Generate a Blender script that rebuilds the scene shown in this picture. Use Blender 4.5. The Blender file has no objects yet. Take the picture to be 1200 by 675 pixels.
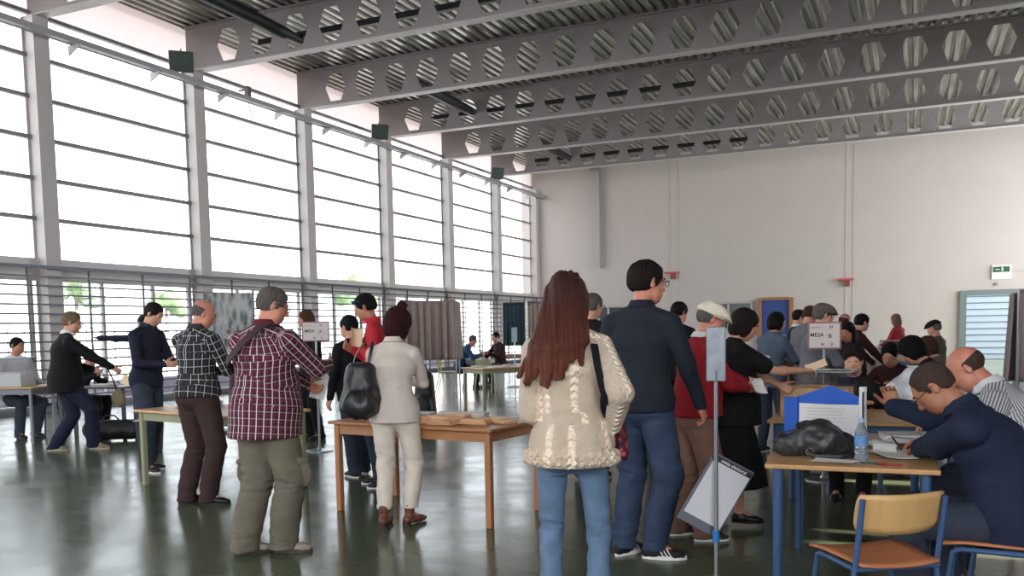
import bpy, bmesh, math, random
import numpy as np
import openvdb as vdb
from mathutils import Vector, Matrix
random.seed(7)
R = math.radians
scene = bpy.context.scene
COL = scene.collection
A = lambda *v: np.array(v, float)

# ------------------------------------------------------------------ materials
MATS = {}
def lin(c):
    c = c / 255.0
    return c / 12.92 if c <= .04045 else ((c + .055) / 1.055) ** 2.4
def rgb(r, g, b): return (lin(r), lin(g), lin(b), 1)
def mat(name, col, rough=.6, metal=0, bump=0, bscale=60, var=0, vscale=8, stretch=(1, 1, 1), spec=.5, coat=0, sheen=0):
    """principled surface with optional colour variation and fine bump from noise"""
    if name in MATS: return MATS[name]
    m = bpy.data.materials.new(name); m.use_nodes = True
    nt = m.node_tree; b = nt.nodes['Principled BSDF']
    b.inputs['Base Color'].default_value = col; b.inputs['Roughness'].default_value = rough
    b.inputs['Metallic'].default_value = metal; b.inputs['Specular IOR Level'].default_value = spec
    b.inputs['Coat Weight'].default_value = coat; b.inputs['Sheen Weight'].default_value = sheen
    if var or bump:
        tc = nt.nodes.new('ShaderNodeTexCoord'); mp = nt.nodes.new('ShaderNodeMapping')
        mp.inputs['Scale'].default_value = stretch; nt.links.new(tc.outputs['Object'], mp.inputs['Vector'])
    if var:
        n = nt.nodes.new('ShaderNodeTexNoise'); n.inputs['Scale'].default_value = vscale; n.inputs['Detail'].default_value = 4
        nt.links.new(mp.outputs[0], n.inputs['Vector'])
        r = nt.nodes.new('ShaderNodeValToRGB'); r.color_ramp.elements[0].position = .3; r.color_ramp.elements[1].position = .7
        r.color_ramp.elements[0].color = tuple(c * (1 - var) for c in col[:3]) + (1,)
        r.color_ramp.elements[1].color = tuple(min(1, c * (1 + var)) for c in col[:3]) + (1,)
        nt.links.new(n.outputs['Fac'], r.inputs['Fac']); nt.links.new(r.outputs['Color'], b.inputs['Base Color'])
    if bump:
        n = nt.nodes.new('ShaderNodeTexNoise'); n.inputs['Scale'].default_value = bscale; n.inputs['Detail'].default_value = 3
        nt.links.new(mp.outputs[0], n.inputs['Vector'])
        u = nt.nodes.new('ShaderNodeBump'); u.inputs['Strength'].default_value = bump; u.inputs['Distance'].default_value = .01
        nt.links.new(n.outputs['Fac'], u.inputs['Height']); nt.links.new(u.outputs[0], b.inputs['Normal'])
    MATS[name] = m
    return m
def nodes(name):
    m = bpy.data.materials.new(name); m.use_nodes = True; MATS[name] = m
    nt = m.node_tree; return m, nt, nt.nodes['Principled BSDF']
def mathn(nt, op, a, b=None, c=None, clamp=False):
    n = nt.nodes.new('ShaderNodeMath'); n.operation = op; n.use_clamp = clamp
    for i, v in enumerate((a, b, c)):
        if v is None: continue
        if isinstance(v, (int, float)): n.inputs[i].default_value = v
        else: nt.links.new(v, n.inputs[i])
    return n.outputs[0]
def mixc(nt, fac, a, b):
    n = nt.nodes.new('ShaderNodeMix'); n.data_type = 'RGBA'
    if isinstance(fac, (int, float)): n.inputs[0].default_value = fac
    else: nt.links.new(fac, n.inputs[0])
    for i, v in ((6, a), (7, b)):
        if isinstance(v, tuple): n.inputs[i].default_value = v
        else: nt.links.new(v, n.inputs[i])
    return n.outputs[2]
def stripes(name, base, bands, rough=.8, axis_note=''):
    """woven check or stripe from the cloth's own uv: bands = [(axis 'u'/'v', pitch m, offset 0..1, width fraction, colour, strength)]"""
    if name in MATS: return MATS[name]
    m, nt, b = nodes(name)
    uv = nt.nodes.new('ShaderNodeUVMap'); uv.uv_map = 'cloth'
    sp = nt.nodes.new('ShaderNodeSeparateXYZ'); nt.links.new(uv.outputs[0], sp.inputs[0])
    cur = base
    for ax, pitch, off, wd, colr, st in bands:
        s = sp.outputs[0 if ax == 'u' else 1]
        t = mathn(nt, 'FRACT', mathn(nt, 'ADD', mathn(nt, 'DIVIDE', s, pitch), off + 100))
        d = mathn(nt, 'ABSOLUTE', mathn(nt, 'SUBTRACT', t, .5))
        f = mathn(nt, 'MULTIPLY', mathn(nt, 'LESS_THAN', d, wd / 2), st)
        cur = mixc(nt, f, cur, colr)
    nt.links.new(cur, b.inputs['Base Color']); b.inputs['Roughness'].default_value = rough
    b.inputs['Specular IOR Level'].default_value = .2
    return m

# ------------------------------------------------------------------ mesh builder
class MB:
    def __init__(s): s.v = []; s.f = []
    def add(s, vs, fs):
        o = len(s.v); s.v += [tuple(float(c) for c in v) for v in vs]; s.f += [tuple(i + o for i in f) for f in fs]; return s
    def box(s, c, d, M=None):
        x, y, z = d[0] / 2, d[1] / 2, d[2] / 2
        vs = [Vector((sx * x, sy * y, sz * z)) for sx in (-1, 1) for sy in (-1, 1) for sz in (-1, 1)]
        if M is not None: vs = [M @ v for v in vs]
        vs = [v + Vector(c) for v in vs]
        return s.add(vs, [(0, 1, 3, 2), (4, 6, 7, 5), (0, 4, 5, 1), (2, 3, 7, 6), (0, 2, 6, 4), (1, 5, 7, 3)])
    def bar(s, a, b, w, h=None, up=(0, 0, 1)):
        a = Vector(a); b = Vector(b); h = h or w; d = (b - a); L = d.length; d.normalize()
        u = Vector(up); 
        if abs(u.dot(d)) > .99: u = Vector((1, 0, 0))
        x = d.cross(u).normalized(); u = x.cross(d)
        M = Matrix((x, d, u)).transposed()
        return s.box((a + b) / 2, (w, L, h), M)
    def tube(s, pts, r, n=10, cap=True):
        pts = [Vector(p) for p in pts]; rr = r if isinstance(r, (list, tuple)) else [r] * len(pts)
        vs = []; up = None
        for i, p in enumerate(pts):
            t = ((pts[min(i + 1, len(pts) - 1)] - p).normalized() + (p - pts[max(i - 1, 0)]).normalized()).normalized()
            if up is None:
                up = Vector((0, 0, 1)) if abs(t.z) < .9 else Vector((1, 0, 0))
            x = t.cross(up).normalized(); up = x.cross(t).normalized()
            for k in range(n):
                a = 2 * math.pi * k / n; vs.append(p + (x * math.cos(a) + up * math.sin(a)) * rr[i])
        fs = [(i * n + k, i * n + (k + 1) % n, (i + 1) * n + (k + 1) % n, (i + 1) * n + k) for i in range(len(pts) - 1) for k in range(n)]
        if cap: fs += [tuple(range(n))[::-1], tuple(range((len(pts) - 1) * n, len(pts) * n))]
        return s.add(vs, fs)
    def lathe(s, prof, c=(0, 0, 0), n=20):
        vs = [Vector((r * math.cos(2 * math.pi * k / n) + c[0], r * math.sin(2 * math.pi * k / n) + c[1], z + c[2])) for r, z in prof for k in range(n)]
        fs = [(i * n + k, i * n + (k + 1) % n, (i + 1) * n + (k + 1) % n, (i + 1) * n + k) for i in range(len(prof) - 1) for k in range(n)]
        fs += [tuple(range(n))[::-1], tuple(range((len(prof) - 1) * n, len(prof) * n))]
        return s.add(vs, fs)
    def prism(s, poly, z0, z1, M=None):
        n = len(poly); vs = [Vector((x, y, z)) for z in (z0, z1) for x, y in poly]
        if M is not None: vs = [M @ v for v in vs]
        return s.add(vs, [tuple(range(n))[::-1], tuple(range(n, 2 * n))] + [(k, (k + 1) % n, (k + 1) % n + n, k + n) for k in range(n)])
    def ball(s, c, r, n=12, m=8):
        r = r if isinstance(r, (tuple, list)) else (r, r, r)
        vs = [Vector((c[0] + r[0] * math.sin(math.pi * i / m) * math.cos(2 * math.pi * k / n), c[1] + r[1] * math.sin(math.pi * i / m) * math.sin(2 * math.pi * k / n), c[2] + r[2] * math.cos(math.pi * i / m))) for i in range(m + 1) for k in range(n)]
        return s.add(vs, [(i * n + k, i * n + (k + 1) % n, (i + 1) * n + (k + 1) % n, (i + 1) * n + k) for i in range(m) for k in range(n)])
    def make(s, name, m, parent=None, loc=(0, 0, 0), rot=0, smooth=False, bevel=0, merge=True, **tags):
        me = bpy.data.meshes.new(name); me.from_pydata(s.v, [], s.f)
        b = bmesh.new(); b.from_mesh(me)
        if merge: bmesh.ops.remove_doubles(b, verts=b.verts, dist=1e-6)
        bmesh.ops.recalc_face_normals(b, faces=b.faces); b.to_mesh(me); b.free()
        o = bpy.data.objects.new(name, me); COL.objects.link(o); me.materials.append(m)
        o.location = loc; o.rotation_euler = (0, 0, rot)
        if parent is not None: o.parent = parent
        if smooth:
            me.shade_smooth()
            me.set_sharp_from_angle(angle=R(40))
        if bevel:
            bv = o.modifiers.new('bevel', 'BEVEL'); bv.width = bevel; bv.segments = 2; bv.limit_method = 'ANGLE'
        for k, v in tags.items(): o[k] = v
        return o
def thing(name, label, cat, loc=(0, 0, 0), rot=0, group=None):
    o = bpy.data.objects.new(name, None); COL.objects.link(o); o.empty_display_size = .1
    o.location = loc; o.rotation_euler = (0, 0, rot) if not isinstance(rot, tuple) else rot
    o['label'] = label; o['category'] = cat
    if group: o['group'] = group
    return o
def tag(o, label, cat, group=None):
    o['label'] = label; o['category'] = cat
    if group: o['group'] = group
    return o
def struct(o): o['kind'] = 'structure'; return o
def dup(o, label=None, group=None, loc=None, rot=None, parent=None):
    c = o.copy(); COL.objects.link(c)
    if parent is not None: c.parent = parent
    if label: c['label'] = label
    if group: c['group'] = group
    if loc is not None: c.location = loc
    if rot is not None: c.rotation_euler = rot if isinstance(rot, tuple) else (0, 0, rot)
    for ch in list(o.children): dup(ch, parent=c)
    return c

# ------------------------------------------------------------------ numpy value noise
def _hash(i, j, k, seed):
    n = (i * 73856093) ^ (j * 19349663) ^ (k * 83492791) ^ (seed * 2654435761 & 0xffffffff)
    n = (n ^ (n >> 13)) * 1274126177 & 0xffffffff
    n = n ^ (n >> 16)
    return (n & 0xffff) / 32767.5 - 1
def vnoise(P, seed=0):
    P = np.asarray(P); I = np.floor(P).astype(np.int64); F = P - I; F = F * F * (3 - 2 * F)
    o = 0
    for dx in (0, 1):
        for dy in (0, 1):
            for dz in (0, 1):
                w = (F[:, 0] if dx else 1 - F[:, 0]) * (F[:, 1] if dy else 1 - F[:, 1]) * (F[:, 2] if dz else 1 - F[:, 2])
                o = o + w * _hash(I[:, 0] + dx, I[:, 1] + dy, I[:, 2] + dz, seed)
    return o

# ------------------------------------------------------------------ implicit surfaces
def nz(v): v = np.asarray(v, float); return v / (np.linalg.norm(v) + 1e-12)
def frame(t, ref):
    """columns x (side), y (front), z = t"""
    t = nz(t); x = nz(np.cross(ref, t)); y = np.cross(t, x); return np.stack([x, y, t], 1)
class Prim:
    __slots__ = ('a', 'b', 'ra', 'rb', 'F', 'k', 'op', 'v0', 'kind')
    def __init__(s, a, b, ra, rb, ref=(0, 1, 0), k=.02, op='u', v0=0., F=None):
        s.a = np.array(a, float); s.b = np.array(b, float)
        s.ra = np.array(ra if np.ndim(ra) else (ra, ra), float); s.rb = np.array(rb if np.ndim(rb) else (rb, rb), float)
        d = s.b - s.a
        s.F = F if F is not None else frame(d if np.linalg.norm(d) > 1e-6 else (0, 0, 1), ref)
        s.k = k; s.op = op; s.v0 = v0
    def box(s):
        m = max(s.ra.max(), s.rb.max()) + s.k * 1.5 + .012
        return np.minimum(s.a, s.b) - m, np.maximum(s.a, s.b) + m
    def dist(s, P, full=False):
        ab = s.b - s.a; L2 = ab @ ab; q = P - s.a
        t = np.clip(q @ ab / L2, 0, 1) if L2 > 1e-12 else np.zeros(len(P))
        q = q - t[:, None] * ab
        L = q @ s.F
        rx = s.ra[0] + (s.rb[0] - s.ra[0]) * t; ry = s.ra[1] + (s.rb[1] - s.ra[1]) * t
        if len(s.ra) > 2: rz = s.ra[2] + (s.rb[2] - s.ra[2]) * t
        else: rz = np.minimum(rx, ry)
        m = np.minimum(np.minimum(rx, ry), rz)
        n = np.sqrt((L[:, 0] / rx) ** 2 + (L[:, 1] / ry) ** 2 + (L[:, 2] / rz) ** 2)
        g = np.sqrt((L[:, 0] / rx ** 2) ** 2 + (L[:, 1] / ry ** 2) ** 2 + (L[:, 2] / rz ** 2) ** 2) + 1e-9
        d = np.where(n > .3, n * (n - 1) / g, (n - 1) * m)
        if not full: return d
        return d, t, np.arctan2(L[:, 0] / rx, L[:, 1] / ry), (rx + ry) / 2
def ell(c, r, rot=None, k=.02, op='u'):
    F = np.array(rot) if rot is not None else np.eye(3)
    return Prim(c, c, r, r, k=k, op=op, F=F)
def surf(prims, vox, planes=(), lo=None, hi=None, maxmul=1):
    """surface of the blended primitives; planes = [(point, normal)] keep the side the normal points away from"""
    bs = [p.box() for p in prims if p.op == 'u']
    lo = np.min([b[0] for b in bs], 0) - vox * 3; hi = np.max([b[1] for b in bs], 0) + vox * 3
    n = np.ceil((hi - lo) / vox).astype(int) + 1
    D = np.full(n, .06, np.float32)
    for p in prims:
        l, h = p.box(); i0 = np.clip(((l - lo) / vox).astype(int), 0, n - 1); i1 = np.clip(np.ceil((h - lo) / vox).astype(int) + 1, 1, n)
        if (i1 <= i0).any(): continue
        gx = [lo[a] + vox * np.arange(i0[a], i1[a]) for a in range(3)]
        G = np.stack(np.meshgrid(*gx, indexing='ij'), -1).reshape(-1, 3)
        d = p.dist(G).reshape(i1 - i0).astype(np.float32)
        S = D[i0[0]:i1[0], i0[1]:i1[1], i0[2]:i1[2]]
        if p.op == 'u':
            hh = np.clip(.5 + .5 * (S - d) / p.k, 0, 1); S[...] = S + (d - S) * hh - p.k * hh * (1 - hh)
        else:
            e = -d; hh = np.clip(.5 - .5 * (S - e) / p.k, 0, 1); S[...] = S + (e - S) * hh + p.k * hh * (1 - hh)
    if planes:
        gx = [lo[a] + vox * np.arange(n[a]) for a in range(3)]
        for c, nn in planes:
            nn = nz(nn)
            d = (gx[0][:, None, None] - c[0]) * nn[0] + (gx[1][None, :, None] - c[1]) * nn[1] + (gx[2][None, None, :] - c[2]) * nn[2]
            D = np.maximum(D, d.astype(np.float32))
    g = vdb.FloatGrid(background=.06); g.copyFromArray(D)
    V, Q = g.convertToQuads(isovalue=0)
    return V.astype(float) * vox + lo, Q
def relax(V, Q, it=1, f=.5):
    for _ in range(it):
        S = np.zeros_like(V); C = np.zeros(len(V))
        for a in range(4):
            b = Q[:, (a + 1) % 4]; np.add.at(S, Q[:, a], V[b]); np.add.at(C, Q[:, a], 1)
            np.add.at(S, b, V[Q[:, a]]); np.add.at(C, b, 1)
        V = V + f * (S / np.maximum(C, 1)[:, None] - V)
    return V
def normals(V, Q):
    n = np.cross(V[Q[:, 2]] - V[Q[:, 0]], V[Q[:, 3]] - V[Q[:, 1]]); N = np.zeros_like(V)
    for a in range(4): np.add.at(N, Q[:, a], n)
    return N / (np.linalg.norm(N, axis=1)[:, None] + 1e-12)
def orient(V, Q):
    n = np.cross(V[Q[:, 2]] - V[Q[:, 0]], V[Q[:, 3]] - V[Q[:, 1]])
    vol = np.einsum('ij,ij->i', V[Q].mean(1) - V.mean(0), n).sum()
    return Q[:, ::-1] if vol < 0 else Q
def to_obj(name, V, Q, m, parent=None, uvprims=None):
    me = bpy.data.meshes.new(name)
    me.vertices.add(len(V)); me.vertices.foreach_set('co', V.astype(np.float32).ravel())
    me.loops.add(Q.size); me.loops.foreach_set('vertex_index', Q.astype(np.int32).ravel())
    me.polygons.add(len(Q)); me.polygons.foreach_set('loop_start', np.arange(0, Q.size, 4, dtype=np.int32))
    me.update(calc_edges=True); me.validate()
    me.shade_smooth()
    if uvprims and len(me.polygons) == len(Q):
        C = V[Q].mean(1); best = np.full(len(C), 1e9); bi = np.zeros(len(C), int)
        for i, p in enumerate(uvprims):
            d = p.dist(C); w = d < best; best[w] = d[w]; bi[w] = i
        UV = np.zeros((len(Q), 4, 2))
        for i, p in enumerate(uvprims):
            w = np.nonzero(bi == i)[0]
            if not len(w): continue
            _, tc, ac, rc = p.dist(C[w], True); L = np.linalg.norm(p.b - p.a)
            rr = (p.ra[:2].mean() + p.rb[:2].mean()) / 2
            for k in range(4):
                X = V[Q[w, k]]; _, t, a, r_ = p.dist(X, True)
                a = ac + (a - ac + np.pi) % (2 * np.pi) - np.pi
                tt = ((X - p.a) @ p.F[:, 2])
                UV[w, k, 0] = a * rr; UV[w, k, 1] = p.v0 + tt
        l = me.uv_layers.new(name='cloth'); l.data.foreach_set('uv', UV.astype(np.float32).ravel())
    o = bpy.data.objects.new(name, me); COL.objects.link(o); me.materials.append(m)
    if parent is not None: o.parent = parent
    return o
def blob(name, prims, vox, m, parent=None, planes=(), disp=None, smooth=1, uv=False):
    V, Q = surf(prims, vox, planes)
    V = relax(V, Q, smooth) if smooth else V
    Q = orient(V, Q)
    if disp is not None: V = V + normals(V, Q) * disp(V)[:, None]
    return to_obj(name, V, Q, m, parent, [p for p in prims if p.op == 'u'] if uv else None)

# ------------------------------------------------------------------ people
def rotm(ax, deg):
    c, s = math.cos(R(deg)), math.sin(R(deg))
    return {'x': A(1, 0, 0, 0, c, -s, 0, s, c), 'y': A(c, 0, s, 0, 1, 0, -s, 0, c), 'z': A(c, -s, 0, s, c, 0, 0, 0, 1)}[ax].reshape(3, 3)
def ik(a, t, l1, l2, pole):
    d = t - a; L = np.linalg.norm(d); mx = (l1 + l2) * .998
    if L > mx: t = a + d / L * mx; d = t - a; L = mx
    L = max(L, abs(l1 - l2) + .02)
    x = (l1 * l1 - l2 * l2 + L * L) / (2 * L); hgt = math.sqrt(max(l1 * l1 - x * x, 0)); u = nz(d)
    p = np.array(pole, float); p = nz(p - u * (p @ u)); return a + u * x + p * hgt, t
SKIN = {}; HEADC = {}
def skin(name, col): return mat('skin ' + name, col, .5, bump=.15, bscale=300, var=.08, vscale=30)

def person(label, pos, head, H=1.72, sex='m', build=1., belly=0., vox=.008, lean=0, side=0, twist=0, nod=10, turn=0, tilt=0,
           pelvis=None, feet=None, hands=(None, None), poles=(None, None), hdir=(None, None), palm=(None, None), curl=(.5, .5),
           skin_m=None, top=None, bottom=None, shoes=None, hair=None, glasses=None, cap=None, knees=None, group=None, face=True, neckf=0., hsize=1.):
    """one person: a continuous skin body, with clothing, hair and shoes as children. pos on the floor, head = heading in degrees"""
    k = H / 1.72; hd = R(head)
    W = np.array(pos, float)
    if len(W) == 2: W = np.append(W, 0)
    c, s = math.cos(hd), math.sin(hd); Rw = A(c, -s, 0, s, c, 0, 0, 0, 1).reshape(3, 3)
    loc = lambda p: Rw.T @ (np.array(p, float) - W)           # world to body
    near = vox <= .009
    # skeleton
    C = A(*(pelvis or (0, 0, .942))) * (A(1, 1, 1) if pelvis else k)
    if feet is None: feet = [(.10 * k, .03, 0, 8), (-.10 * k, -.03, 0, -8)]
    rt0 = A(1, 0, 0)
    def dr(l, sd): return rotm('y', sd) @ rotm('x', -l) @ A(0, 0, 1)
    spine = [C]; ups = []
    for ln, f in ((.16, .35), (.19, .85), (.17, 1.05)):
        u = dr(lean * f, side * f); spine.append(spine[-1] + u * ln * k); ups.append(u)
    Rt = rotm('y', side) @ rotm('x', -lean) @ rotm('z', twist)
    rt = Rt @ A(1, 0, 0); fw = Rt @ A(0, 1, 0); up = Rt @ A(0, 0, 1)
    S3 = spine[3]
    shw = (.178 if sex == 'm' else .155) * k * (1 + (build - 1) * .5)
    sh = [S3 - up * .072 * k + rt * shw, S3 - up * .072 * k - rt * shw]
    nd = nz(dr(lean * .9 + 12 + neckf, side * .7)); 
    nb = S3 + nd * .05 * k
    Hf = rotm('z', turn) @ rotm('y', tilt) @ rotm('x', -nod)
    hk = (.5 + .5 * k) * hsize
    hc = nb + nd * .035 * k + Hf @ A(0, .018, .085) * hk
    hp = lambda *v: hc + Hf @ (A(*v) * hk)
    hips = [C + A(.088 * k, 0, -.02 * k), C + A(-.088 * k, 0, -.02 * k)]
    # legs
    LEG = []
    for i, (x, y, z, fy) in enumerate(feet):
        an = A(x, y, z + .085 * k); fd = rotm('z', -fy) @ A(0, 1, 0)
        pole = (knees[i] if knees else None) or (fd * 1. + A(.04 if i == 0 else -.04, 0, .25))
        an = an - fd * .03
        kn, an = ik(hips[i], an, .43 * k, .425 * k, pole); LEG.append((hips[i], kn, an, fd))
    # arms
    ARM = []
    for i in (0, 1):
        sg = 1 if i == 0 else -1
        t = hands[i]
        if t is None: t = sh[i] + rt * sg * .085 * k - A(0, 0, 1) * .52 * k + fw * .06
        elif len(t) == 4: t = loc(t[:3])
        else: t = np.array(t, float)
        pole = poles[i] if poles[i] is not None else (rt * sg * .7 - fw * .8 - up * .6)
        el, wr = ik(sh[i], t, .285 * k, .25 * k, pole)
        d = hdir[i]; d = nz(wr - el) if d is None else nz(np.array(d, float))
        n = palm[i]; n = (-rt * sg) if n is None else np.array(n, float)
        n = nz(n - d * (n @ d)); ARM.append((sh[i], el, wr, d, n))
    lg = .8 if not (bottom and bottom.get('skirt')) else 1.
    b = build
    P = []
    tk = k; k = k * (.86 if top else 1); bl_ = belly; belly = 0 if top else belly
    # torso
    P += [Prim(spine[0] - A(0, 0, .03) * k, spine[1], (.135 * k, .095 * k), (.118 * k * b, (.085 + belly * .5) * k * b), ref=fw, k=.03),
          Prim(spine[1], spine[2], (.118 * k * b, (.085 + belly * .5) * k * b), (.14 * k * b, .095 * k * b), ref=fw, k=.03),
          Prim(spine[2], S3 - up * .05 * k, (.14 * k * b, .095 * k * b), (.11 * k, .06 * k), ref=fw, k=.03)]
    k = tk; belly = bl_
    for i in (0, 1):
        P.append(Prim(S3 + up * .01, sh[i], .045 * k, .05 * k, ref=fw, k=.03))
        a, e, w, d, n = ARM[i]
        P.append(Prim(a, e, .043 * k, .034 * k, ref=fw, k=.012))
        P.append(Prim(e, e + (w - e) * .35, .034 * k, .037 * k, ref=fw, k=.01))
        sd = np.cross(d, n)
        P.append(Prim(e + (w - e) * .35, w, (.038 * k, .036 * k), (.027 * k, .021 * k), ref=n, k=.015))
    P.append(Prim(S3 - nd * .02, hc - Hf @ A(0, .01, .05), (.056 * k * (1 if sex == 'm' else .88),) * 2, (.053 * hk * (1 if sex == 'm' else .85),) * 2, ref=fw, k=.025))
    for i in (0, 1):
        h_, kn, an, fd = LEG[i]
        P += [Prim(h_, kn, .07 * k, .046 * k * lg, k=.03), Prim(kn, kn + (an - kn) * .35 - fd * .006, .044 * k * lg, .048 * k * lg, k=.02),
              Prim(kn + (an - kn) * .35 - fd * .006, an, .048 * k * lg, .034 * k, k=.02),
              Prim(an, an + fd * .1 * k - A(0, 0, .04) * k, .036 * k, .024 * k, k=.02)]
    # head
    E = lambda c_, r_, k_=.02, op='u', rr=None: P.append(ell(hp(*c_), np.array(r_) * hk, Hf if rr is None else Hf @ rr, k_, op))
    E((0, -.012, .032), (.074, .093, .082), .03)
    E((0, .028, -.022), (.061, .066, .078), .03)
    E((0, .052, -.078), (.036, .034, .03), .03)
    for sg in (1, -1):
        E((sg * .032, .045, -.045), (.035, .03, .05), .03)
        if face:
            E((sg * .03, .094, .012), (.017, .016, .012), .012, 's')
            E((sg * .03, .074, .012), (.016, .014, .014), .006)
        er = rotm('z', sg * -25)
        E((sg * .076, -.008, .0), (.008, .018, .031), .008, 'u', er)
        if near: E((sg * .086, -.002, .004), (.007, .009, .016), .005, 's', er)
    P.append(Prim(hp(-.026, .078, .034), hp(.026, .078, .034), .013 * hk, .013 * hk, k=.015))
    P.append(Prim(hp(0, .088, .02), hp(0, .108, -.022), .008 * hk, .0125 * hk, k=.012))
    if face:
        for sg in (1, -1): E((sg * .012, .1, -.027), (.009, .011, .008), .008)
        P.append(Prim(hp(-.018, .085, -.052), hp(.018, .085, -.052), .0085 * hk, .0085 * hk, k=.01))
        P.append(Prim(hp(-.015, .084, -.063), hp(.015, .084, -.063), .0085 * hk, .0085 * hk, k=.01))
    # hands
    hv = min(vox, .006) if near else vox
    th = 1.0 if near else 1.25
    for i in (0, 1):
        a, e, w, d, n = ARM[i]; sg = 1 if i == 0 else -1
        sd = np.cross(n, d) * sg * -1     # thumb side
        # palm facing the thigh -> thumb forward
        if hands[i] is None and palm[i] is None: sd = nz(fw - d * (fw @ d))
        elif (sd @ (rt * -sg + up * .8)) < 0: sd = -sd
        P.append(Prim(w, w + d * .03 * k, (.028 * k, .019 * k), (.036 * k, .016 * k), ref=n, k=.012, F=np.stack([sd, np.cross(d, sd), d], 1)))
        P.append(Prim(w + d * .03 * k, w + d * .082 * k, (.036 * k, .016 * k), (.038 * k, .013 * k), k=.01, F=np.stack([sd, np.cross(d, sd), d], 1)))
        cu = curl[i]
        for j, (o, ln) in enumerate(((.029, .068), (.0098, .078), (-.0098, .072), (-.029, .056))):
            q = w + d * (.088 - abs(o) * .12) * k + sd * o * k * (1.0 if near else .95); dd = nz(d + sd * (o * 3.2)); r = .0082 * k * th
            for g, fr in enumerate((.45, .32, .23)):
                ang = cu * (.55, .9, .8)[g] * (1 + .08 * j)
                c1, s1 = math.cos(ang), math.sin(ang); nn_ = nz(n - dd * (n @ dd)); dd = nz(dd * c1 + nn_ * s1); 
                q2 = q + dd * ln * fr * k; P.append(Prim(q, q2, r, r * .93, k=.004)); q = q2; r *= .93
        q = w + d * .022 * k + sd * .024 * k; dd = nz(d * .75 + sd * .62 + n * .35 * cu)
        for ln, r in ((.04, .0125), (.032, .0098), (.026, .0086)):
            q2 = q + dd * ln * k; P.append(Prim(q, q2, r * k * th, r * .9 * k * th, k=.006)); q = q2; dd = nz(dd + d * .25 + n * .3 * cu)
    HEADC[label] = W + Rw @ hp(0, 0, .02)
    sk = skin_m or MATS['skin']
    body = blob('person', P, vox if not near else min(vox, .0065), sk, None, smooth=1)
    body.location = W; body.rotation_euler = (0, 0, hd)
    tag(body, label, 'person', group)
    # eyes, brows
    if face and vox <= .011:
        for sg in (1, -1):
            o = MB().ball((0, 0, 0), .0115 * hk, 12, 8).make('eye', MATS['eye'], body, smooth=True)
            o.location = hp(sg * .03, .0775, .012); o.rotation_euler = Matrix(Hf.tolist()).to_euler()
            if near:
                P2 = [Prim(hp(sg * .014, .091, .031), hp(sg * .030, .0905, .036), .004 * hk, .005 * hk, k=.004), Prim(hp(sg * .030, .0905, .036), hp(sg * .046, .078, .030), .005 * hk, .003 * hk, k=.004)]
                blob('eyebrow', P2, .003, (hair or {}).get('m', MATS['dark hair']), body)
        if near:
            P2 = [Prim(hp(-.017, .0905, -.0575), hp(.017, .0905, -.0575), (.0065 * hk, .007 * hk), (.0065 * hk, .007 * hk), k=.003)]
            blob('mouth', P2, .0035, MATS['lips'], body)
    hvx = .006 if near else vox
    if hair: make_hair(hair, body, hp, Hf, hk, hvx, ARM, S3, up, fw, rt, k)
    if cap: make_cap(cap, body, hp, Hf, hk, hvx)
    if glasses: make_glasses(glasses, body, hp, Hf, hk, near)
    if top: make_top(top, body, spine, up, fw, rt, S3, sh, ARM, C, k, b, belly, sex, vox, nd, hp)
    if bottom: make_bottom(bottom, body, C, hips, LEG, k, b, belly, vox, rotm('z', 0) @ A(0, 1, 0))
    if shoes: make_shoes(shoes, body, LEG, k, vox)
    return body

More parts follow.
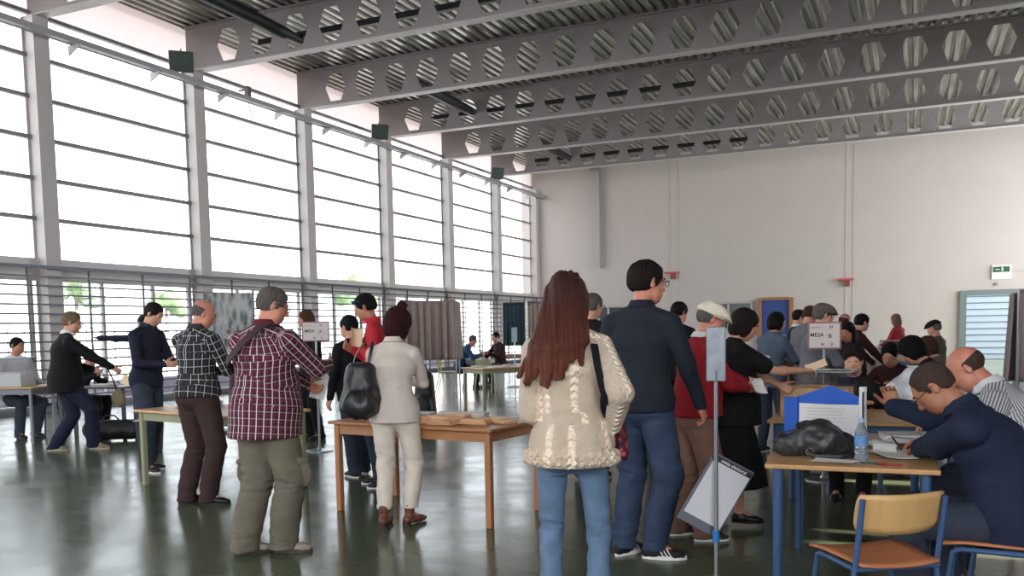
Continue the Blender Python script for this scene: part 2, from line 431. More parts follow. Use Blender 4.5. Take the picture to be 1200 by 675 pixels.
def make_hair(h, body, hp, Hf, hk, vox, ARM, S3, up, fw, rt, k):
    st = h['style']; m = h['m']; P = []; th = h.get('t', .008)
    E = lambda c_, r_, k_=.02, op='u', rr=None: P.append(ell(hp(*c_), np.array(r_) * hk, Hf if rr is None else Hf @ rr, k_, op))
    if st == 'bald':      # fringe of short hair round the back and the sides
        E((0, -.016, .02), (.079, .094, .075), .01)
        E((0, .01, .105), (.16, .17, .07), .008, 's'); E((0, .08, .01), (.12, .087, .15), .008, 's'); E((0, -.03, -.115), (.1, .12, .062), .01, 's')
    else:
        E((0, -.014, .036), (.074 + th, .094 + th, .083 + th), .01)
        if st in ('short', 'receding'):
            E((0, -.05, -.008), (.062 + th, .046 + th, .055), .02)
            for sg in (1, -1): E((sg * .0715, .02, .012), (.007, .009, .024), .008)
            if h.get('quiff'): E((0, .06, .1), (.045, .03, .02), .02)
            fy = .1 if st == 'short' else .088
            E((0, fy, .008), (.078, .05, .082 if st == 'short' else .1), .008, 's')
            for sg in (1, -1): E((sg * .104, .055, .004), (.034, .045, .052), .008, 's'); E((sg * .088, -.006, -.006), (.02, .025, .036), .006, 's')
            E((0, .0, -.1), (.14, .2, .056), .008, 's')
        elif st == 'curly':
            for j in range(34):
                a = j * 2.4; zz = 1 - (j + .5) / 34 * 1.25; rr_ = math.sqrt(max(0, 1 - zz * zz))
                if zz < .35 and math.sin(a) > .1: continue
                E((.083 * rr_ * math.cos(a), -.014 + .1 * rr_ * math.sin(a), .036 + .092 * zz), (.026, .026, .026), .012)
            E((0, .11, -.01), (.075, .055, .065), .01, 's')
        elif st == 'bob':
            E((0, -.045, -.02), (.085, .068, .095), .03)
            for sg in (1, -1): E((sg * .07, .005, -.02), (.022, .045, .08), .02)
            E((0, .115, -.02), (.066, .07, .09), .01, 's')
            if h.get('bun'):
                E(h.get('bunpos', (0, -.06, .135)), (.04, .038, .036), .012)
        elif st == 'tied':
            E((0, -.04, -.015), (.068, .06, .06), .02); E((0, .105, -.01), (.07, .06, .08), .01, 's')
            E((0, -.12, .0), (.032, .035, .032), .012)
        elif st == 'mid':     # shoulder length waves
            E((0, -.05, -.05), (.085, .06, .12), .03)
            for sg in (1, -1): E((sg * .072, -.0, -.06), (.026, .04, .11), .02)
            E((0, .12, -.03), (.064, .072, .1), .01, 's')
        elif st == 'long':
            pass
    n1 = h.get('n', .0035)
    def disp(V):
        L = (V - hp(0, 0, 0)) @ Hf
        a = np.arctan2(L[:, 0], -L[:, 1] + .0) 
        if st == 'curly': return n1 * 2 * vnoise(L * 70, 3)
        Q = np.stack([a * 22, L[:, 2] * 9, L[:, 1] * 9], 1)
        return n1 * vnoise(Q, 5) + n1 * .6 * vnoise(Q * 2.3, 6) + n1 * .8 * vnoise(L * 38, 11)
    if st != 'long':
        blob('hair', P, vox if st != 'bald' else min(vox, .006), m, body, disp=disp)
        return
    # long hair: crown plus a lobed curtain of locks down the back
    E((0, .115, -.03), (.06, .068, .09), .01, 's')
    base = hp(0, -.06, .0)
    locks = h['locks']
    for (x0, y0, z0), (x1, y1, z1), (x2, y2, z2), r in locks:
        a, b_, c_ = hp(x0, y0, z0), S3 + rt * x1 + fw * y1 + up * z1, S3 + rt * x2 + fw * y2 + up * z2
        P.append(Prim(a, b_, (.036, .03), (r, .026), ref=fw, k=.03)); P.append(Prim(b_, c_, (r, .024), (r * .42, .009), ref=fw, k=.015))
    def disp2(V):
        L = V - hp(0, 0, 0); a = np.arctan2(L @ rt, .28 - L @ fw)
        sw = 3.5 * L[:, 2]
        Q = np.stack([a * 50 + 1.2 * np.sin(L[:, 2] * 9), L[:, 2] * 3.2, L @ fw * 5], 1)
        lo_ = np.clip((1.36 - V[:, 2] / k) * 6, 0, 1.6)
        return (.0045 * vnoise(Q, 5) + .003 * vnoise(Q * [2.6, 1.6, 1], 9)) * (1 + lo_) + .006 * vnoise(Q * [.45, .8, 1], 2)
    blob('hair', P, .005, m, body, disp=disp2, smooth=2)

def make_cap(h, body, hp, Hf, hk, vox):
    P = []
    E = lambda c_, r_, k_=.02, op='u', rr=None: P.append(ell(hp(*c_), np.array(r_) * hk, Hf if rr is None else Hf @ rr, k_, op))
    if h['style'] == 'flat':
        E((0, -.012, .055), (.09, .11, .062), .03); E((0, .02, .085), (.088, .095, .035), .03, 'u', rotm('x', -14))
        E((0, .07, .055), (.075, .075, .02), .03, 'u', rotm('x', -16))
        o = blob('cap', P, vox, h['m'], body, planes=[(hp(0, 0, .028), Hf @ A(0, -.12, -1))])
        P2 = [ell(hp(0, .098, .046), A(.07, .055, .009) * hk, Hf @ rotm('x', -18), .01)]
        blob('peak', P2, min(vox, .007), h['m'], o)
    else:
        E((0, -.01, .05), (.087, .105, .085), .02)
        o = blob('cap', P, vox, h['m'], body, planes=[(hp(0, 0, .03), Hf @ A(0, -.1, -1))])
        if h.get('peak', 1):
            blob('peak', [ell(hp(0, .11, .045), A(.065, .055, .008) * hk, Hf @ rotm('x', -12), .01)], min(vox, .007), h['m'], o)

def make_glasses(g, body, hp, Hf, hk, near):
    o = bpy.data.objects.new('glasses', None); o.name = 'glasses'
    dz, dy = (0.012, 0) if g != 'on_head' else (.084, -.014)
    mb = MB(); r = .0017 if near else .0022
    ln = []
    for sg in (1, -1):
        cx = sg * .032
        if g == 'on_head':
            pts = [hp(cx + .026 * math.cos(t) , dy + .108 - .1 * abs(cx + .026 * math.cos(t)) , dz + .018 * math.sin(t)) for t in np.linspace(0, 2 * math.pi, 17)]
        else:
            pts = [hp(cx + .025 * math.cos(t) , .112 - .13 * abs(cx + .025 * math.cos(t)) * .8, dz + .017 * math.sin(t)) for t in np.linspace(0, 2 * math.pi, 17)]
        mb.tube(pts, r * hk * (1.3 if g == 'thick' else 1), 6); ln.append(pts[:-1])
        e0 = hp(sg * .058, (.104 if g != 'on_head' else .075), dz + .006); e1 = hp(sg * .079, .05, dz + .006 - (0 if g != 'on_head' else .01)); e2 = hp(sg * .08, -.012, dz + .003 - (0 if g != 'on_head' else .05))
        mb.tube([e0, e1, e2], r * 1.3 * hk, 6)
    mb.tube([hp(-.008, .11 + (0 if g != 'on_head' else dy), dz + .006), hp(0, .112 + (0 if g != 'on_head' else dy), dz + .008), hp(.008, .11 + (0 if g != 'on_head' else dy), dz + .006)], r * hk, 6)
    bpy.data.objects.remove(o)
    fr = mb.make('glasses', MATS['blue mirror'] if g == 'on_head' else MATS['black plastic'], body, smooth=True)
    for pts in ln:
        MB().add(pts, [tuple(range(len(pts)))]).make('lens', MATS['blue mirror'] if g == 'on_head' else MATS['lens'], fr)

def cloth_disp(amp, k, pts, seed=0, ext=None):
    """folds: soft waves with crease clusters round the bending points"""
    def f(V):
        n = vnoise(V * [9, 9, 14] + seed * 7, seed) * .5 + (1 - 2 * np.abs(vnoise(V * [7, 7, 17] + seed, seed + 1))) * .5 - .2
        w = np.full(len(V), .45)
        for p, r in pts: w += 1.3 * np.exp(-((V - p) ** 2).sum(1) / (r * r))
        fine = (1 - 2 * np.abs(vnoise(V * [14, 14, 34] + seed, seed + 5))) 
        d = amp * w * n + amp * .55 * np.clip(w - .5, 0, 2) * fine
        return d + (ext(V) if ext is not None else 0)
    return f

def make_top(t, body, spine, up, fw, rt, S3, sh, ARM, C, k, b, belly, sex, vox, nd, hp):
    ease = t.get('ease', .018); hem = t.get('hem', -.1); flare = t.get('flare', 0); sl = t.get('sleeve', 1.)
    amp = t.get('wr', .005); P = []
    e = ease; bu = t.get('bust', .0 if sex == 'm' else .03)
    sp = spine; 
    hz = sp[0] + A(0, 0, hem * k)
    hw = .172 * k * (1 if sex == 'm' else .93) * (1 + (b - 1) * .6); hdp = .118 * k * (1 + (b - 1) * .7)
    bl = belly * k
    Lh = abs(hem) * k
    f0 = ref = fw
    v = 0
    P.append(Prim(hz + (sp[1] - sp[0]) * 0, sp[0] + A(0, bl * .25, .02 * k), (hw + e + flare, hdp + e + flare + bl * .45), (hw + e + flare * .4, hdp + e + flare * .3 + bl * .5), ref=A(0, 1, 0), k=.03, v0=0)); v = Lh + .02 * k
    w1 = .122 if sex == 'm' else .104
    P.append(Prim(sp[0] + A(0, bl * .25, .02 * k), sp[1] + fw * bl * .45, (hw + e + flare * .4, hdp + e + flare * .3 + bl * .5), (w1 * k * b + e * 1.3, (.09 * b) * k + e + bl * .7), ref=fw, k=.04, v0=v)); v += .14 * k
    P.append(Prim(sp[1] + fw * bl * .45, sp[2], (w1 * k * b + e * 1.3, (.09 * b) * k + e + bl * .7), (.15 * k * b + e * .8, .1 * k * b + e), ref=fw, k=.04, v0=v)); v += .19 * k
    P.append(Prim(sp[2], S3 - up * .06 * k, (.15 * k * b + e * .8, .1 * k * b + e), (.125 * k * (1 + (b - 1) * .5) + e * .4, .075 * k + e * .5), ref=fw, k=.04, v0=v))
    if bu:
        for sg in (1, -1): P.append(ell(sp[2] + fw * .07 * k + rt * sg * .07 * k - up * .01, A(.06, .055, .06) * k, None, .03))
    aw = t.get('arm', 1.)
    for i in (0, 1):
        a, el, w, d, n = ARM[i]
        P.append(Prim(S3 + up * .002 * k, sh[i] + up * .01, .056 * k + e * .2, .05 * k + e * .2, ref=fw, k=.03, v0=v + .05))
        r0, r1, r2, r3 = (.05 * k * b ** .5 + e * .45) * aw, (.044 * k + e * .55) * aw, (.042 * k + e * .5) * aw, (.031 * k + e * .35) * aw
        LU = np.linalg.norm(el - a); LF = np.linalg.norm(w - el)
        if sl >= .5:
            P.append(Prim(a, el, r0, r1, ref=fw, k=.014, v0=0))
            q = (sl - .5) * 2
            if q > 0: P.append(Prim(el, el + (w - el) * min(q, 1), r2, r2 + (r3 - r2) * q, ref=fw, k=.01, v0=LU))
            if t.get('cuff') and q >= 1:
                wq = nz(w - el); P.append(Prim(w - wq * .03, w + wq * .0, r3 * 1.12, r3 * 1.12, ref=fw, k=.006, v0=LU + LF))
        else:
            P.append(Prim(a, a + (el - a) * sl * 2, r0, r0 * .96, ref=fw, k=.025, v0=0))
    # neckline is carved by a small sphere so the collar stands round the neck
    P.append(ell(S3 + nd * (.085 + t.get('neck', 0)) * k, A(.062, .062, .05) * k, None, .01, 's'))
    pts = [(ARM[0][1], .1), (ARM[1][1], .1), (sp[1], .13)]
    ext = t.get('ext')
    ex = (lambda V: ext(V, dict(C=C, sp=sp, rt=rt, fw=fw, up=up, k=k, hz=hz))) if ext else None
    o = blob(t.get('name', 'shirt'), P, t.get('vox', max(vox, .007)), t['m'], body, planes=[(hz, A(0, 0, -1) if not t.get('hemn') else A(*t['hemn']))], disp=cloth_disp(amp, k, pts, t.get('seed', 1), ex), smooth=2, uv=t.get('uv', True))
    if t.get('collar'):
        mb = []; cc = S3 + nd * .045 * k
        rad = .068 * k
        V, F = [], []
        n = 28
        for j in range(n):
            a_ = 2 * math.pi * j / n
            x_, y_ = math.sin(a_), math.cos(a_)
            gap = max(0, y_ - .85) * 3
            for q, (rr_, z_) in enumerate(((rad * .95, -.012), (rad * .93, .022 - .02 * max(0, y_)), (rad * .99, .026 - .02 * max(0, y_)), (rad * 1.22, -.014 - .012 * max(0, y_)), (rad * 1.17, -.018 - .012 * max(0, y_)))):
                rr2 = rr_ + (.012 if y_ > .5 else 0); V.append(cc + (rt * x_ + fw * y_ * 1.0) * rr2 + nz(up * 1 + nd) * (z_ * k + .0))
        for j in range(n):
            if n - 1 <= j or j == 0 and False: pass
            if y_skip(j, n): continue
            for q in range(4): F.append((j * 5 + q, ((j + 1) % n) * 5 + q, ((j + 1) % n) * 5 + q + 1, j * 5 + q + 1))
        oc = MB().add(V, F).make('collar', t['collar'] if not isinstance(t['collar'], bool) else t['m'], o, smooth=True)
        sm = oc.modifiers.new('solid', 'SOLIDIFY'); sm.thickness = .003
    return o
def y_skip(j, n): return j in (0, n - 1)

def make_bottom(t, body, C, hips, LEG, k, b, belly, vox, f):
    P = []; e = t.get('ease', .012); wd = t.get('w', 1.); fl = t.get('hem', .06)
    hw = .15 * k * (1 + (b - 1) * .6) * t.get('hw', 1.)
    P.append(Prim(C - A(0, 0, .02) * k, C + A(0, belly * .2, .1 * k), (hw + e * .5, .115 * k * (1 + (b - 1) * .6) + e), ((.13 * k * b) + e * .5, (.1 + belly * .5) * k * b), ref=f, k=.03, v0=.9))
    if t.get('skirt'):
        z1 = t['skirt']; m_ = (LEG[0][1] + LEG[1][1]) / 2
        P.append(Prim(C - A(0, 0, .05), A(m_[0], m_[1], z1), (hw + e, .12 * k + e), (hw + e + t.get('sf', .03), .13 * k + e + t.get('sf', .03)), ref=f, k=.03, v0=0))
        pl = [(A(0, 0, z1), A(0, 0, -1))]
        blob('skirt', P, t.get('vox', vox), t['m'], body, planes=pl, disp=cloth_disp(t.get('wr', .006), k, [], 4), smooth=2)
        return
    for i in (0, 1):
        h_, kn, an, fd = LEG[i]
        P.append(ell(C + A((.075 if i == 0 else -.075) * k, -.055 * k, -.035 * k), A(.075, .07, .085) * k, None, .03))
        P.append(Prim(h_, kn, (.082 * k * b ** .4 + e) * min(wd, 1.12), (.058 * k + e) * wd, ref=fd, k=.025, v0=0))
        r = fl * k
        ed = an - A(0, 0, .085) * k if not t.get('tuck') else an
        sh_ = t.get('short', 1.); ed = kn + (ed - kn) * sh_
        P.append(Prim(kn, kn + (ed - kn) * .45 - fd * .008, (.056 * k + e) * wd, ((.058 * k + e) * wd * .6 + r * .4), ref=fd, k=.02, v0=.43))
        P.append(Prim(kn + (ed - kn) * .45 - fd * .008, ed, ((.058 * k + e) * wd * .6 + r * .4), r, ref=fd, k=.02, v0=.6))
    pts = [(LEG[i][1], .13) for i in (0, 1)] + [(LEG[i][2] + A(0, 0, .03), .12) for i in (0, 1)] + [(LEG[i][0] - A(0, 0, .06), .12) for i in (0, 1)]
    lz = min(LEG[0][2][2], LEG[1][2][2]) - t.get('len', .06) * k
    o = blob(t.get('name', 'trousers'), P, t.get('vox', max(vox, .007)), t['m'], body, planes=[(A(0, 0, lz), A(0, 0, -1))] + ([(C + A(0, 0, .12 * k), A(0, 0, 1))]), disp=cloth_disp(t.get('wr', .006), k, pts, t.get('seed', 2)), smooth=2)
    if t.get('pockets'):
        for i in (0, 1):
            h_, kn, an, fd = LEG[i]; sg = 1 if i == 0 else -1
            c_ = h_ + (kn - h_) * .92 + A(1, 0, 0) * sg * .085 * k
            F_ = frame(kn - h_, fd)
            blob('pocket', [ell(c_, A(.022, .075, .1) * k, F_, .01), ell(c_ - nz(kn - h_) * .075, A(.028, .078, .03) * k, F_, .006)], .006, t['m'], o)
    return o

def make_shoes(t, body, LEG, k, vox):
    m, ms = t['m'], t.get('sole', MATS['dark sole']); st = t.get('style', 'shoe')
    for i in (0, 1):
        h_, kn, an, fd = LEG[i]; x = np.cross(fd, A(0, 0, 1)); g = an[2] - .085 * k
        an0 = A(an[0], an[1], g)
        F = np.stack([x, fd, A(0, 0, 1)], 1)
        pt = lambda a, b_, c_: an0 + x * a + fd * b_ * k + A(0, 0, 1) * c_ * k
        P = [Prim(pt(0, -.035, .045), pt(0, .02, .05), (.036 * k, .04 * k), (.037 * k, .042 * k), k=.02, F=np.stack([x, A(0, 0, 1), fd], 1)),
             Prim(pt(0, .02, .042), pt(0, .13, .034), (.038 * k, .036 * k), (.043 * k, .025 * k), k=.03, F=np.stack([x, A(0, 0, 1), fd], 1)),
             Prim(pt(0, .13, .03), pt(0, .175, .028), (.043 * k, .024 * k), (.034 * k, .018 * k), k=.02, F=np.stack([x, A(0, 0, 1), fd], 1)),
             Prim(pt(0, -.0, .05), pt(0, .0, .07 if st != 'boot' else .15), .036 * k, .038 * k if st != 'boot' else .044 * k, k=.02)]
        hl = .03 if t.get('heel') else .018
        o = blob('shoe' if st != 'boot' else 'boot', P, min(max(vox * .75, .005), .012), m, body, planes=[(A(0, 0, g + hl * .6), A(0, 0, -1))])
        n = 20; poly = []
        for j in range(n):
            a_ = 2 * math.pi * j / n; yy = math.cos(a_); xx = math.sin(a_)
            p = pt(xx * (.041 if yy > 0 else .036) * k * (1 + .1 * math.sin(a_)), .068 + yy * .132, 0); poly.append((p[0], p[1]))
        th = .025 if t.get('thick') else .02
        sb = MB().prism(poly, g + .001, g + th * k)
        if t.get('heel'):
            q = [(pt(xx * .034 * k, -.035 + yy * .04, 0)[0], pt(xx * .034 * k, -.035 + yy * .04, 0)[1]) for xx, yy in ((math.sin(u), math.cos(u)) for u in np.linspace(0, 2 * math.pi, 12, endpoint=False))]
            sb = MB().prism(poly, g + .012, g + .024).prism(q, g + .001, g + .03)
        sb.make('sole', ms, o, smooth=True)
        if t.get('stripes'):
            for q in range(3):
                y0 = .045 + q * .022
                for sg in (1, -1):
                    MB().tube([pt(sg * .0415 * k, y0 + .02, .026), pt(sg * .040 * k, y0 + .006, .046), pt(sg * .033 * k, y0 - .004, .064)], .0035, 6).make('stripe', t['stripes'], o)
# ------------------------------------------------------------------ shared materials
mat('dark hair', rgb(33, 24, 21), .7, bump=.8, bscale=150, var=.4, vscale=60, stretch=(3, 3, .5), spec=.18)
mat('black hair', rgb(17, 14, 14), .7, bump=.8, bscale=150, var=.4, vscale=60, stretch=(3, 3, .5), spec=.18)
mat('brown hair', rgb(74, 48, 34), .7, bump=.8, bscale=150, var=.4, vscale=60, stretch=(3, 3, .5), spec=.18)
mat('grey hair', rgb(96, 90, 86), .7, bump=.8, bscale=150, var=.4, vscale=60, stretch=(3, 3, .5), spec=.18)
mat('auburn hair', rgb(104, 56, 42), .5, bump=.9, bscale=130, var=.45, vscale=60, stretch=(5, 5, .3), spec=.3)
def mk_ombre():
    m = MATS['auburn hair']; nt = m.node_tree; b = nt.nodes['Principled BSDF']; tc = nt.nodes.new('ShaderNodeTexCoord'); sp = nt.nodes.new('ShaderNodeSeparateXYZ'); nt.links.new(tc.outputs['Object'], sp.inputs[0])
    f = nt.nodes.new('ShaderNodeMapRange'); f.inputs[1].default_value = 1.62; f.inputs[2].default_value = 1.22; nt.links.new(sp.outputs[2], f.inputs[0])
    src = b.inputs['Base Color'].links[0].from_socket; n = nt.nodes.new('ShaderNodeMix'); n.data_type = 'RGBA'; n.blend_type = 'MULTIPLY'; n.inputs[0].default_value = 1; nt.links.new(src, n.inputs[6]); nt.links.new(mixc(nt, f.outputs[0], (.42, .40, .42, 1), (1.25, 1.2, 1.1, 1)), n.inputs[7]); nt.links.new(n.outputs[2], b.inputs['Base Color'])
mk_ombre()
mat('maroon hair', rgb(52, 20, 20), .7, bump=.8, bscale=150, var=.4, vscale=60, stretch=(3, 3, .5), spec=.18)
mat('sandy hair', rgb(122, 98, 74), .7, bump=.8, bscale=150, var=.4, vscale=60, stretch=(3, 3, .5), spec=.18)
mat('buzz hair', rgb(66, 52, 46), .8, var=.3, vscale=90, spec=.1)
mat('skin', rgb(196, 142, 116), .5, bump=.15, bscale=300, var=.08, vscale=30)
mat('tan skin', rgb(170, 112, 84), .48, bump=.15, bscale=300, var=.08, vscale=30)
mat('ruddy skin', rgb(196, 128, 104), .48, bump=.15, bscale=300, var=.1, vscale=30)
mat('lips', rgb(160, 92, 82), .45)
mat('black plastic', rgb(20, 20, 22), .3); mat('blue mirror', rgb(60, 110, 190), .12, .6)
mat('dark sole', rgb(26, 24, 23), .6); mat('white sole', rgb(225, 222, 215), .55)
def mk_lens():
    m, nt, b = nodes('lens'); g = nt.nodes.new('ShaderNodeBsdfGlossy'); g.inputs['Roughness'].default_value = .05
    t = nt.nodes.new('ShaderNodeBsdfTransparent'); mx = nt.nodes.new('ShaderNodeMixShader'); mx.inputs[0].default_value = .12
    nt.links.new(t.outputs[0], mx.inputs[1]); nt.links.new(g.outputs[0], mx.inputs[2]); nt.links.new(mx.outputs[0], nt.nodes['Material Output'].inputs[0])
mk_lens()
def mk_eye():
    m, nt, b = nodes('eye'); tc = nt.nodes.new('ShaderNodeTexCoord'); v = nt.nodes.new('ShaderNodeVectorMath'); v.operation = 'DISTANCE'
    nt.links.new(tc.outputs['Object'], v.inputs[0]); v.inputs[1].default_value = (0, .0115, 0)
    f = mathn(nt, 'LESS_THAN', v.outputs['Value'], .0062); nt.links.new(mixc(nt, f, rgb(225, 218, 210), rgb(40, 25, 18)), b.inputs['Base Color']); b.inputs['Roughness'].default_value = .15
mk_eye()
# ------------------------------------------------------------------ the hall
WX, EX, YE, YB = -15.72, 8.6, 36.9, -7.0      # glazed wall, opposite wall, end wall, wall behind
Y0, SP = 12.15, 4.125                          # first frame in view, spacing of the frames
ZB, ZC, ZS = 7.6, 8.62, 3.0                    # underside of the beams, deck, sill of the tall glazing
NCOL = [Y0 + SP * i for i in range(-4, 7)]
M_white = mat('painted wall', rgb(183, 172, 165), .85, bump=.05, bscale=20, var=.02, vscale=1.2)
M_steel = mat('grey painted steel', rgb(172, 164, 160), .5, var=.03, vscale=3); M_beam = mat('beam paint', rgb(138, 130, 129), .5, var=.03, vscale=2)
M_dark = mat('dark mullion', rgb(118, 116, 116), .5)
M_grid = mat('grille steel', rgb(74, 76, 82), .45, .3)
M_pipe = mat('dark duct', rgb(40, 42, 44), .5, .3)
M_curb = mat('light metal band', rgb(190, 184, 180), .5, var=.06, vscale=.8)
def mk_floor():
    m, nt, b = nodes('polished concrete'); tc = nt.nodes.new('ShaderNodeTexCoord')
    n1 = nt.nodes.new('ShaderNodeTexNoise'); n1.inputs['Scale'].default_value = .5; n1.inputs['Detail'].default_value = 6; nt.links.new(tc.outputs['Object'], n1.inputs['Vector'])
    n2 = nt.nodes.new('ShaderNodeTexNoise'); n2.inputs['Scale'].default_value = 2.6; n2.inputs['Detail'].default_value = 5; nt.links.new(tc.outputs['Object'], n2.inputs['Vector'])
    col = mixc(nt, n1.outputs['Fac'], rgb(74, 82, 62), rgb(94, 100, 82))
    sp = nt.nodes.new('ShaderNodeSeparateXYZ'); nt.links.new(tc.outputs['Object'], sp.inputs[0])
    # saw-cut joints
    j = None
    for o, p in ((0, 4.1), (1, 4.1)):
        t = mathn(nt, 'FRACT', mathn(nt, 'ADD', mathn(nt, 'DIVIDE', sp.outputs[o], p), 100.35)); d = mathn(nt, 'LESS_THAN', mathn(nt, 'ABSOLUTE', mathn(nt, 'SUBTRACT', t, .5)), .0012)
        j = d if j is None else mathn(nt, 'MAXIMUM', j, d)
    nt.links.new(mixc(nt, mathn(nt, 'MULTIPLY', j, .6), col, rgb(40, 46, 40)), b.inputs['Base Color'])
    r = nt.nodes.new('ShaderNodeMapRange'); r.inputs[1].default_value = .35; r.inputs[2].default_value = .7; r.inputs[3].default_value = .15; r.inputs[4].default_value = .24
    nt.links.new(n2.outputs['Fac'], r.inputs[0]); nt.links.new(r.outputs[0], b.inputs['Roughness'])
    b.inputs['Specular IOR Level'].default_value = .5; b.inputs['IOR'].default_value = 1.32
    bp = nt.nodes.new('ShaderNodeBump'); bp.inputs['Strength'].default_value = .06; bp.inputs['Distance'].default_value = .02
    n3 = nt.nodes.new('ShaderNodeTexNoise'); n3.inputs['Scale'].default_value = 4.; n3.inputs['Detail'].default_value = 2; nt.links.new(tc.outputs['Object'], n3.inputs['Vector'])
    nt.links.new(n3.outputs['Fac'], bp.inputs['Height']); nt.links.new(bp.outputs[0], b.inputs['Normal'])
    return m
M_floor = mk_floor()
def mk_pane(name, clear, tint=(1, 1, 1, 1), gl=.06):
    m, nt, b = nodes(name); t = nt.nodes.new('ShaderNodeBsdfTransparent'); t.inputs[0].default_value = tint
    g = nt.nodes.new('ShaderNodeBsdfGlossy'); g.inputs['Roughness'].default_value = .03
    mx = nt.nodes.new('ShaderNodeMixShader'); mx.inputs[0].default_value = gl
    nt.links.new(t.outputs[0], mx.inputs[1]); nt.links.new(g.outputs[0], mx.inputs[2])
    out = mx.outputs[0]
    if not clear:
        tr = nt.nodes.new('ShaderNodeBsdfTranslucent'); tr.inputs[0].default_value = tint; m2 = nt.nodes.new('ShaderNodeMixShader'); m2.inputs[0].default_value = .85
        nt.links.new(out, m2.inputs[1]); nt.links.new(tr.outputs[0], m2.inputs[2]); out = m2.outputs[0]
    nt.links.new(out, nt.nodes['Material Output'].inputs[0]); return m
M_glass = mk_pane('clear glass', True, (.97, .99, 1, 1)); M_frost = mk_pane('frosted panel', False, (.35, .295, .28, 1))
M_box = mk_pane('clear acrylic', True, (.93, .94, .95, 1), .1)

# shell
struct(MB().box(((WX + EX) / 2, (YE + YB) / 2, -.1), (EX - WX + 1, YE - YB + 1, .2)).make('floor', M_floor))
struct(MB().box(((WX + EX) / 2, YE + .15, 4.5), (EX - WX + 1, .3, 9)).make('wall_end', M_white))
m = MB(); m.box(((WX + EX) / 2, YB - .15, 1.0), (EX - WX + 1, .3, 2.0)).box(((WX + EX) / 2, YB - .15, 8.3), (EX - WX + 1, .3, 1.4))  # unseen wall behind the camera, wide openings added to brighten the foreground
for x in (-15.9, -11, -6, -1, 4, 8.7): m.box((x, YB - .15, 4.8), (.6, .3, 5.6))
struct(m.make('wall_back', M_white))
# opposite wall, unseen: solid below, openings added for light, slots shaped for sun strips
w = MB()
def wr(y0, y1, z0, z1): w.box((EX + .15, (y0 + y1) / 2, (z0 + z1) / 2), (.3, y1 - y0, z1 - z0))
wr(YB, YE, 0, 1.0); wr(YB, YE, 7.4, 9); wr(YB, 16, 1.0, 6.2); wr(16, 25, 1.0, 7.4)
for y in NCOL[8:]: wr(y - .2, y + .2, 1.0, 7.4)
ys = [YB, 6.02, 6.10, 6.42, 6.46, 8.45, 8.7, 16]
for a, b_ in zip(ys[::2], ys[1::2]): wr(a, b_, 6.2, 7.4)
struct(w.make('wall_right', M_white))
# ribbed steel deck
prof = []; x = WX - .4; p = .25
V = []; F = []
while x < EX + .4:
    for dx, dz in ((0, 0), (.10, 0), (.135, .075), (.215, .075)): prof.append((x + dx, ZC + dz))
    x += p
prof.append((x, ZC))
for (a, z) in prof: V += [(a, YB, z), (a, YE + .1, z)]
F = [(2 * i, 2 * i + 1, 2 * i + 3, 2 * i + 2) for i in range(len(prof) - 1)]
def mk_deck():
    m, nt, b = nodes('galvanised deck'); tc = nt.nodes.new('ShaderNodeTexCoord'); mp = nt.nodes.new('ShaderNodeMapping'); mp.inputs['Scale'].default_value = (14, .5, 14)
    nt.links.new(tc.outputs['Object'], mp.inputs['Vector']); n = nt.nodes.new('ShaderNodeTexNoise'); n.inputs['Scale'].default_value = 1.; n.inputs['Detail'].default_value = 4; nt.links.new(mp.outputs[0], n.inputs['Vector'])
    r = nt.nodes.new('ShaderNodeValToRGB'); r.color_ramp.elements[0].position = .35; r.color_ramp.elements[0].color = rgb(108, 106, 100); r.color_ramp.elements[1].position = .7; r.color_ramp.elements[1].color = rgb(186, 182, 172)
    nt.links.new(n.outputs['Fac'], r.inputs['Fac']); nt.links.new(r.outputs['Color'], b.inputs['Base Color']); b.inputs['Metallic'].default_value = .7; b.inputs['Roughness'].default_value = .32
    return m
struct(MB().add(V, F).make('ceiling', mk_deck()))
struct(MB().box(((WX + EX) / 2, (YE + YB) / 2, ZC + .25), (EX - WX + 1, YE - YB + .4, .2)).make('roof', M_white))

